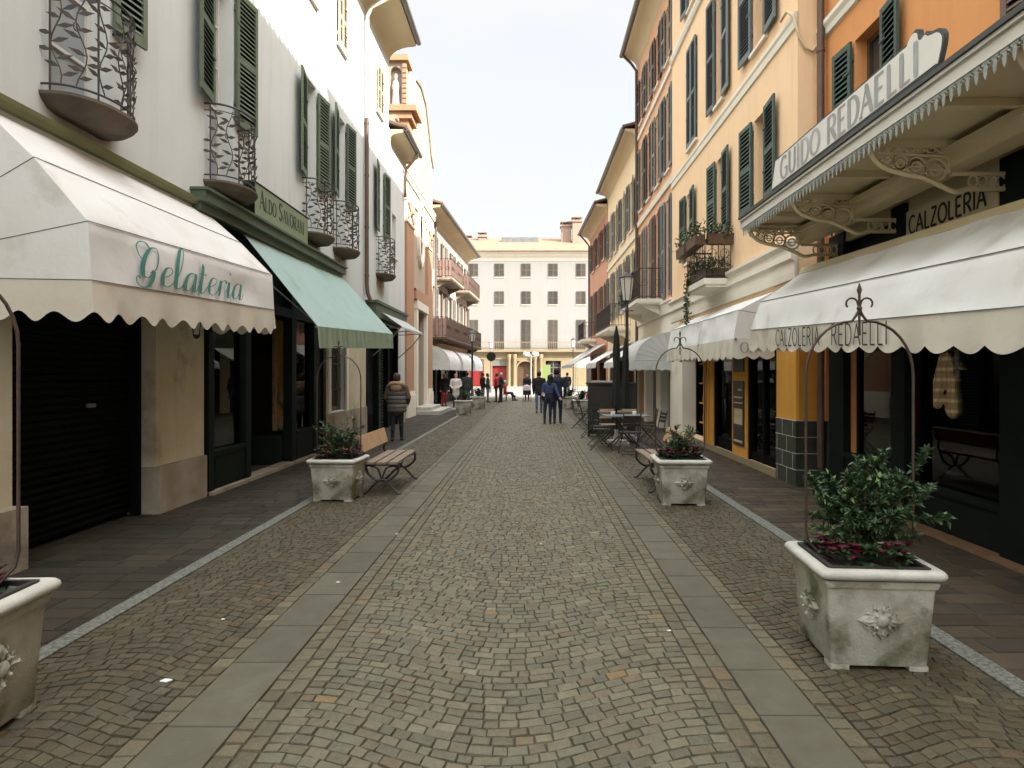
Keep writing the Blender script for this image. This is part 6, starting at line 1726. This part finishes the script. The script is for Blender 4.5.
bench('slatted bench half hidden behind the planter near the yellow house', 1.93, 10.75, PI)

# café terrace
def folding_chair(label, x, y, rz, back='darkw', seat='darkw'):
    root = thing('folding_chair', label, 'chair', (0, 0, 0), 'folding chairs round the terrace tables', local=True)
    b = MB()
    for s in (-.2, .2):
        b.tube([(s, -.24, .012), (s, .18, .46), (s, .20, .48)], .011, 6); b.tube([(s*.9, .24, .012), (s*.9, -.18, .46), (s*.9, -.26, .86)], .011, 6)
    for yy, zz in ((-.24, .03), (.235, .03)): b.tube([(-.2, yy, zz), (.2, yy, zz)], .009, 6)
    b.build('frame', M['iron'], root, off=(0, 0, 0))
    b = MB()
    for k in range(6): b.box(-.2, .2, -.19+k*.066, -.135+k*.066, .455, .472)
    b.build('seat', M[seat], root, off=(0, 0, 0))
    b = MB()
    for z in (.60, .68, .76): b.rings([[(xx, -.2-(zz-.46)*.17, zz) for xx in (0,)][0:0]+[(sx, -.185-(zz-.46)*.2+dy, zz) for sx, dy in ((-.19, 0), (.19, 0), (.19, .014), (-.19, .014))] for zz in (z, z+.06)])
    b.build('backrest', M[back], root, off=(0, 0, 0))
    root.location = (x, y, 0.004); root.rotation_euler = (0, 0, rz); return root
fc = folding_chair('dark folding chair at the street side of the front terrace table', 1.55, 14.55, R(-95))
fc2 = None
chairs = [(1.60, 15.35, R(-80), 'second dark folding chair along the street side of the front terrace table'),
          (2.72, 14.7, R(100), 'folding chair leaning its back to the shops by the front terrace table'),
          (2.05, 13.75, R(5), 'folding chair with its back to the camera before the front terrace table'),
          (2.75, 15.7, R(85), 'folding chair on the shop side between the two terrace tables'),
          (1.55, 17.3, R(-90), 'folding chair beside the dark wind screen'),
          (1.52, 20.4, R(-100), 'folding chair standing beyond the wind screen on its street side'),
          (1.78, 21.6, R(-80), 'last folding chair of the terrace before the small planters')]
for x, y, r, lab in chairs: dup(fc, (x, y, .004), r, lab)
tw = folding_chair('folding chair with a tan wooden back tucked under the front table', 1.86, 15.9, R(180), 'chairw', 'chairw')
dup(tw, (2.38, 15.9, .004), R(176), 'folding chair with a tan wooden back next to its twin under the front table')
def table(label, x, y, w, d):
    root = thing('terrace_table', label, 'table', (0, 0, 0), 'dark terrace tables', local=True)
    b = MB(); b.box(-w/2, w/2, -d/2, d/2, .725, .75); b.build('tabletop', M['zinc'], root, off=(0, 0, 0))
    for s in (-1, 1):
        b = MB(); b.tube([(s*w*.36, -d*.42, .01), (-s*w*.30, d*.3, .72)], .017, 6); b.tube([(s*w*.36, d*.42, .01), (-s*w*.30, -d*.3, .72)], .017, 6); b.build('crossed_leg', M['iron'], root, off=(0, 0, 0))
    root.location = (x, y, .004); return root
table('front terrace table with crossed iron legs', 2.13, 14.9, 1.0, .75); table('rear terrace table in front of the wind screen', 2.15, 16.4, .95, .6)
for i, (x, y) in enumerate(((1.85, 14.9), (2.35, 15.0))):
    q = MB(); q.lathe((x, y, .755), [(.045, 0), (.05, .02), (.05, .07), (.04, .075), (.001, .07)], 10); tag(q.build('ashtray_cup', M['signw'], None), 'small white pot on the front terrace table, '+('on its street side', 'on its shop side')[i], 'pot')
# parasols, closed
def parasol(label, x, y, h):
    root = thing('closed_parasol', label, 'parasol', (x, y, 0))
    b = MB(); b.tube([(x, y, .05), (x, y, h+.1)], .024, 8); b.build('pole', M['umb'], root)
    b = MB(); n = 16
    def ring(r, z, ph): return [(x+r*(1+.28*math.cos(4*2*PI*k/n*1+ph))*math.cos(2*PI*k/n), y+r*(1+.28*math.cos(4*2*PI*k/n+ph))*math.sin(2*PI*k/n), z) for k in range(n)]
    b.rings([ring(.02, h+.05, 0), ring(.05, h-.15, .2), ring(.075, h-.6, .5), ring(.06, h-.95, .8), ring(.085, h-1.3, 1), ring(.105, h-1.75, 1.2), ring(.085, h-1.85, 1.3)]); b.build('folded_canopy', M['umb'], root, smooth=60)
    b = MB(); b.box(x-.28, x+.28, y-.28, y+.28, .004, .07); b.lathe((x, y, .07), [(.26, 0), (.24, .05), (.05, .07), (.045, .3)], 16); b.build('base', M['conc'], root)
parasol('taller closed black parasol over the terrace tables', 2.02, 15.6, 2.72); parasol('shorter closed black parasol behind the terrace tables', 2.42, 16.9, 2.5)
ws_ = thing('wind_screen', 'dark wooden wind screen cabinet behind the terrace tables', 'screen', (2.2, 17.9, 0))
b = MB(); b.box(1.55, 2.82, 17.8, 18.05, .06, 1.40); b.box(1.5, 2.86, 17.76, 18.1, 1.40, 1.45)
for x in (1.56, 2.19, 2.78): b.box(x-.03, x+.03, 17.77, 17.8, .0, 1.38)
b.box(1.55, 2.82, 17.775, 17.8, .7, .76); b.build('panel', M['darkw'], ws_)
b = MB(); b.box(1.62, 2.3, 17.8, 18.05, 1.452, 1.50); b.build('top_cloth', M['conc'], ws_)

# lamps
def lamp(label, x, y, h, hl=.62, dark='iron'):
    root = thing('street_lamp', label, 'street lamp', (x, y, 0))
    b = MB(); b.lathe((x, y, 0), [(.13, 0), (.13, .25), (.09, .32), (.07, .8), (.05, .85), (.045, h-.95), (.06, h-.92), (.04, h-.85), (.035, h-.72)], 12)
    b.tube([(x-.18, y, h-.95), (x+.18, y, h-.95)], .014, 6); b.build('pole', M[dark], root, smooth=40)
    b = MB(); b.lathe((x, y, h-.72), [(.03, 0), (.11, .03), (.12, .06)], 6); b.lathe((x, y, h-.72), [(.225, hl-.16), (.23, hl-.14), (.12, hl-.04), (.05, hl), (.03, hl+.06), (.001, hl+.12)], 6)
    for k in range(6):
        a = PI*k/3; b.tube([(x+.12*math.cos(a), y+.12*math.sin(a), h-.66), (x+.205*math.cos(a), y+.205*math.sin(a), h-.72+hl-.15)], .012, 4)
    ld = b.build('lantern_frame', M[dark], root)
    b = MB(); b.lathe((x, y, h-.66), [(.11, 0), (.195, hl-.22)], 6); b.build('lantern_glass', M['lampg'], root)
lamp('tall lantern street lamp standing behind the wind screen', 2.72, 18.7, 4.42, .86)
lamp('lantern street lamp in front of the rusty balcony', -2.92, 32.8, 3.95)
lamp('lantern street lamp beside the white square canopy in the piazza', 3.9, 61., 4.8, .9)
lamp('grey lamp post by the red shutters of the piazza', -3.65, 60., 4.7, .7, 'zinc')
rs = thing('road_sign', 'round dark road sign seen from behind on the grey post by the red shutters', 'sign', (-3.6, 59.7, 0))
b = MB(); b.tube([(-3.6, 59.7, 0), (-3.6, 59.7, 3.7)], .04, 8); b.build('post', M['zinc'], rs)
b = MB(); b.rings([[(-3.6+.42*math.cos(2*PI*k/24), yy, 3.25+.42*math.sin(2*PI*k/24)) for k in range(24)] for yy in (59.62, 59.65)]); b.build('disc', M['black'], rs)
gl = thing('globe_lamp', 'pale post with a cluster of white globe lamps in the middle of the piazza', 'street lamp', (0, 56, 0))
b = MB(); b.lathe((0, 56, 0), [(.12, 0), (.12, .4), (.06, .5), (.05, 3.3)], 12)
for a in range(4): b.tube([(0, 56, 3.1), (.45*math.cos(a*PI/2+.5), 56+.45*math.sin(a*PI/2+.5), 3.2)], .02, 6)
b.build('post', M['conc'], gl)
for a in range(4):
    b = MB(); b.ell((.55*math.cos(a*PI/2+.5), 56+.55*math.sin(a*PI/2+.5), 3.35), .2, .2, .2, 14, 10); b.build('globe', M['globe'], gl, smooth=80)
# pushchair
pu = thing('pushchair', 'black pushchair with pale hood being pushed down the street', 'pushchair', (-.22, 40.3, 0))
x, y = feet(527, 401); y -= .35
b = MB()
for s in (-.24, .24): b.tube([(x+s, y-.35, .1), (x+s, y+.2, .6), (x+s, y+.55, 1.02)], .014, 6); b.tube([(x+s, y+.35, .1), (x+s, y-.15, .55)], .014, 6)
b.tube([(x-.24, y+.55, 1.02), (x+.24, y+.55, 1.02)], .016, 6); b.build('frame', M['iron'], pu)
b = MB(); b.rings([[(x-.22, y-.35, .42), (x+.22, y-.35, .42), (x+.22, y+.15, .38), (x-.22, y+.15, .38)], [(x-.24, y-.37, .62), (x+.24, y-.37, .62), (x+.24, y+.2, .7), (x-.24, y+.2, .7)]]); b.build('seat', M['cblack'], pu)
b = MB(); b.rings([[(x+.25*math.cos(PI*k/10), y+.1-yy*.45, .68+zz+.3*math.sin(PI*k/10)) for k in range(11)] for yy, zz in ((0, 0), (.5, .04), (1, 0))]); b.build('hood', M['cwhite'], pu)
for sx in (-.24, .24):
    for yy in (-.35, .35): 
        b = MB(); b.tube([(x+sx-.02, y+yy, .11), (x+sx+.02, y+yy, .11)], .105, 14); b.build('wheel', M['shoe'], pu)
# seats for the sitting figures
def stool(name, label, cat, x, y, w, d, m, h=.42):
    root = thing(name, label, cat, (x, y, 0)); b = MB(); b.box(x-w/2, x+w/2, y-d/2, y+d/2, h-.04, h); b.build('seat', M[m], root)
    b = MB()
    for s in (-1, 1):
        for t in (-1, 1): b.box(x+s*(w/2-.05)-.02, x+s*(w/2-.05)+.02, y+t*(d/2-.05)-.02, y+t*(d/2-.05)+.02, 0, h-.04)
    b.build('leg', M['iron'], root)
stool('bench', 'low backless bench under the seated man by the chatting group', 'bench', -1.75, 41.2, .5, 1.4, 'benchw')
stool('stool', 'stool under the red-jacketed customer', 'stool', 2.72, 29.5, .4, .4, 'darkw')
# easel sign and canopies in the piazza
ez = thing('signboard', 'lime green signboard standing before the palazzo', 'signboard', (1.6, 66, 0))
b = MB(); b.box(1.1, 1.95, 66, 66.06, 1.0, 2.6); b.build('board', M['lime'], ez); b = MB(); b.tube([(1.2, 66.03, 0), (1.2, 66.03, 1.0)], .04, 6); b.tube([(1.7, 66.03, 0), (1.7, 66.03, 1.0)], .04, 6); b.build('post', M['zinc'], ez)
cnp = thing('market_canopy', 'white square canopy in the piazza before the palazzo', 'canopy', (6.0, 62, 0))
b = MB(); b.rings([[(4.2, 60, 2.3), (7.8, 60, 2.3), (7.8, 63.6, 2.3), (4.2, 63.6, 2.3)], [(4.2, 60, 2.7), (7.8, 60, 2.7), (7.8, 63.6, 2.7), (4.2, 63.6, 2.7)], [(5.9, 61.7, 3.5), (6.1, 61.7, 3.5), (6.1, 61.9, 3.5), (5.9, 61.9, 3.5)]]); b.build('fabric', M['awhite'], cnp)
for xx in (4.25, 7.75):
    for yy in (60.05, 63.55):
        b = MB(); b.tube([(xx, yy, 0), (xx, yy, 2.4)], .03, 6); b.build('pole', M['zinc'], cnp)

# ------------------------------------------------------------------ light, sky, camera
w = bpy.data.worlds.new('World'); scene.world = w; w.use_nodes = True
nt = w.node_tree; N = nt.nodes; L = nt.links
bg = N['Background']; bg.inputs[1].default_value = SKY_STR
sky = N.new('ShaderNodeTexSky'); sky.sky_type = 'NISHITA'; sky.sun_disc = False
sd = Vector((1, -.6, .78)).normalized()
el = math.asin(sd.z); rot = math.atan2(sd.x, sd.y)
sky.sun_elevation = el; sky.sun_rotation = rot; sky.dust_density = 3.; sky.air_density = 1.2
tc = N.new('ShaderNodeTexCoord'); ns = N.new('ShaderNodeTexNoise'); ns.inputs['Scale'].default_value = 2.2; ns.inputs['Detail'].default_value = 7.
mp = N.new('ShaderNodeMapping'); mp.inputs['Scale'].default_value = (1, 1, 2.6); L.new(tc.outputs['Generated'], mp.inputs['Vector']); L.new(mp.outputs[0], ns.inputs['Vector'])
rp = N.new('ShaderNodeMapRange'); rp.inputs[1].default_value = .35; rp.inputs[2].default_value = .68; rp.inputs[3].default_value = CLOUD[0]; rp.inputs[4].default_value = CLOUD[1]; L.new(ns.outputs[0], rp.inputs[0])
mx = N.new('ShaderNodeMix'); mx.data_type = 'RGBA'; L.new(rp.outputs[0], mx.inputs[0]); L.new(sky.outputs[0], mx.inputs[6]); mx.inputs[7].default_value = (*CLOUDC, 1)
# added overhead sky glow, above the view, to light the shaded street
dt = N.new('ShaderNodeVectorMath'); dt.operation = 'DOT_PRODUCT'; L.new(tc.outputs['Generated'], dt.inputs[0]); dt.inputs[1].default_value = tuple(Vector((.05, -.2, .95)).normalized())
gr = N.new('ShaderNodeMapRange'); gr.interpolation_type = 'SMOOTHSTEP'; gr.inputs[1].default_value = .40; gr.inputs[2].default_value = .95; gr.inputs[3].default_value = GLOW[0]; gr.inputs[4].default_value = GLOW[1]
L.new(dt.outputs['Value'], gr.inputs[0]); sc_ = N.new('ShaderNodeVectorMath'); sc_.operation = 'SCALE'; L.new(mx.outputs[2], sc_.inputs[0]); L.new(gr.outputs[0], sc_.inputs['Scale'])
L.new(sc_.outputs[0], bg.inputs[0])
sl = bpy.data.lights.new('sun', 'SUN'); sl.energy = SUN_STR; sl.angle = R(.53); sl.color = (1., .95, .87)
so = bpy.data.objects.new('sun', sl); col.objects.link(so); so.rotation_euler = (-sd).to_track_quat('-Z', 'Y').to_euler(); so.location = (10, -10, 30)

cd = bpy.data.cameras.new('camera'); cam = bpy.data.objects.new('camera', cd); col.objects.link(cam)
cam.location = (0, 0, 1.68); cam.rotation_euler = (PI/2, 0, 0)
cd.sensor_width = 36; cd.lens = 660/1024*36; cd.shift_x = -19/1024; cd.shift_y = -10/1024; cd.clip_end = 2000; cd.clip_start = .05
scene.camera = cam
scene.view_settings.view_transform = 'Standard'; scene.view_settings.look = 'None'; scene.view_settings.gamma = 1
scene.view_settings.exposure = EXPO
scene.cycles.max_bounces = 8; scene.cycles.diffuse_bounces = 5; scene.cycles.transparent_max_bounces = 12
scene.cycles.use_denoising = True
scene.cycles.sample_clamp_indirect = 8.
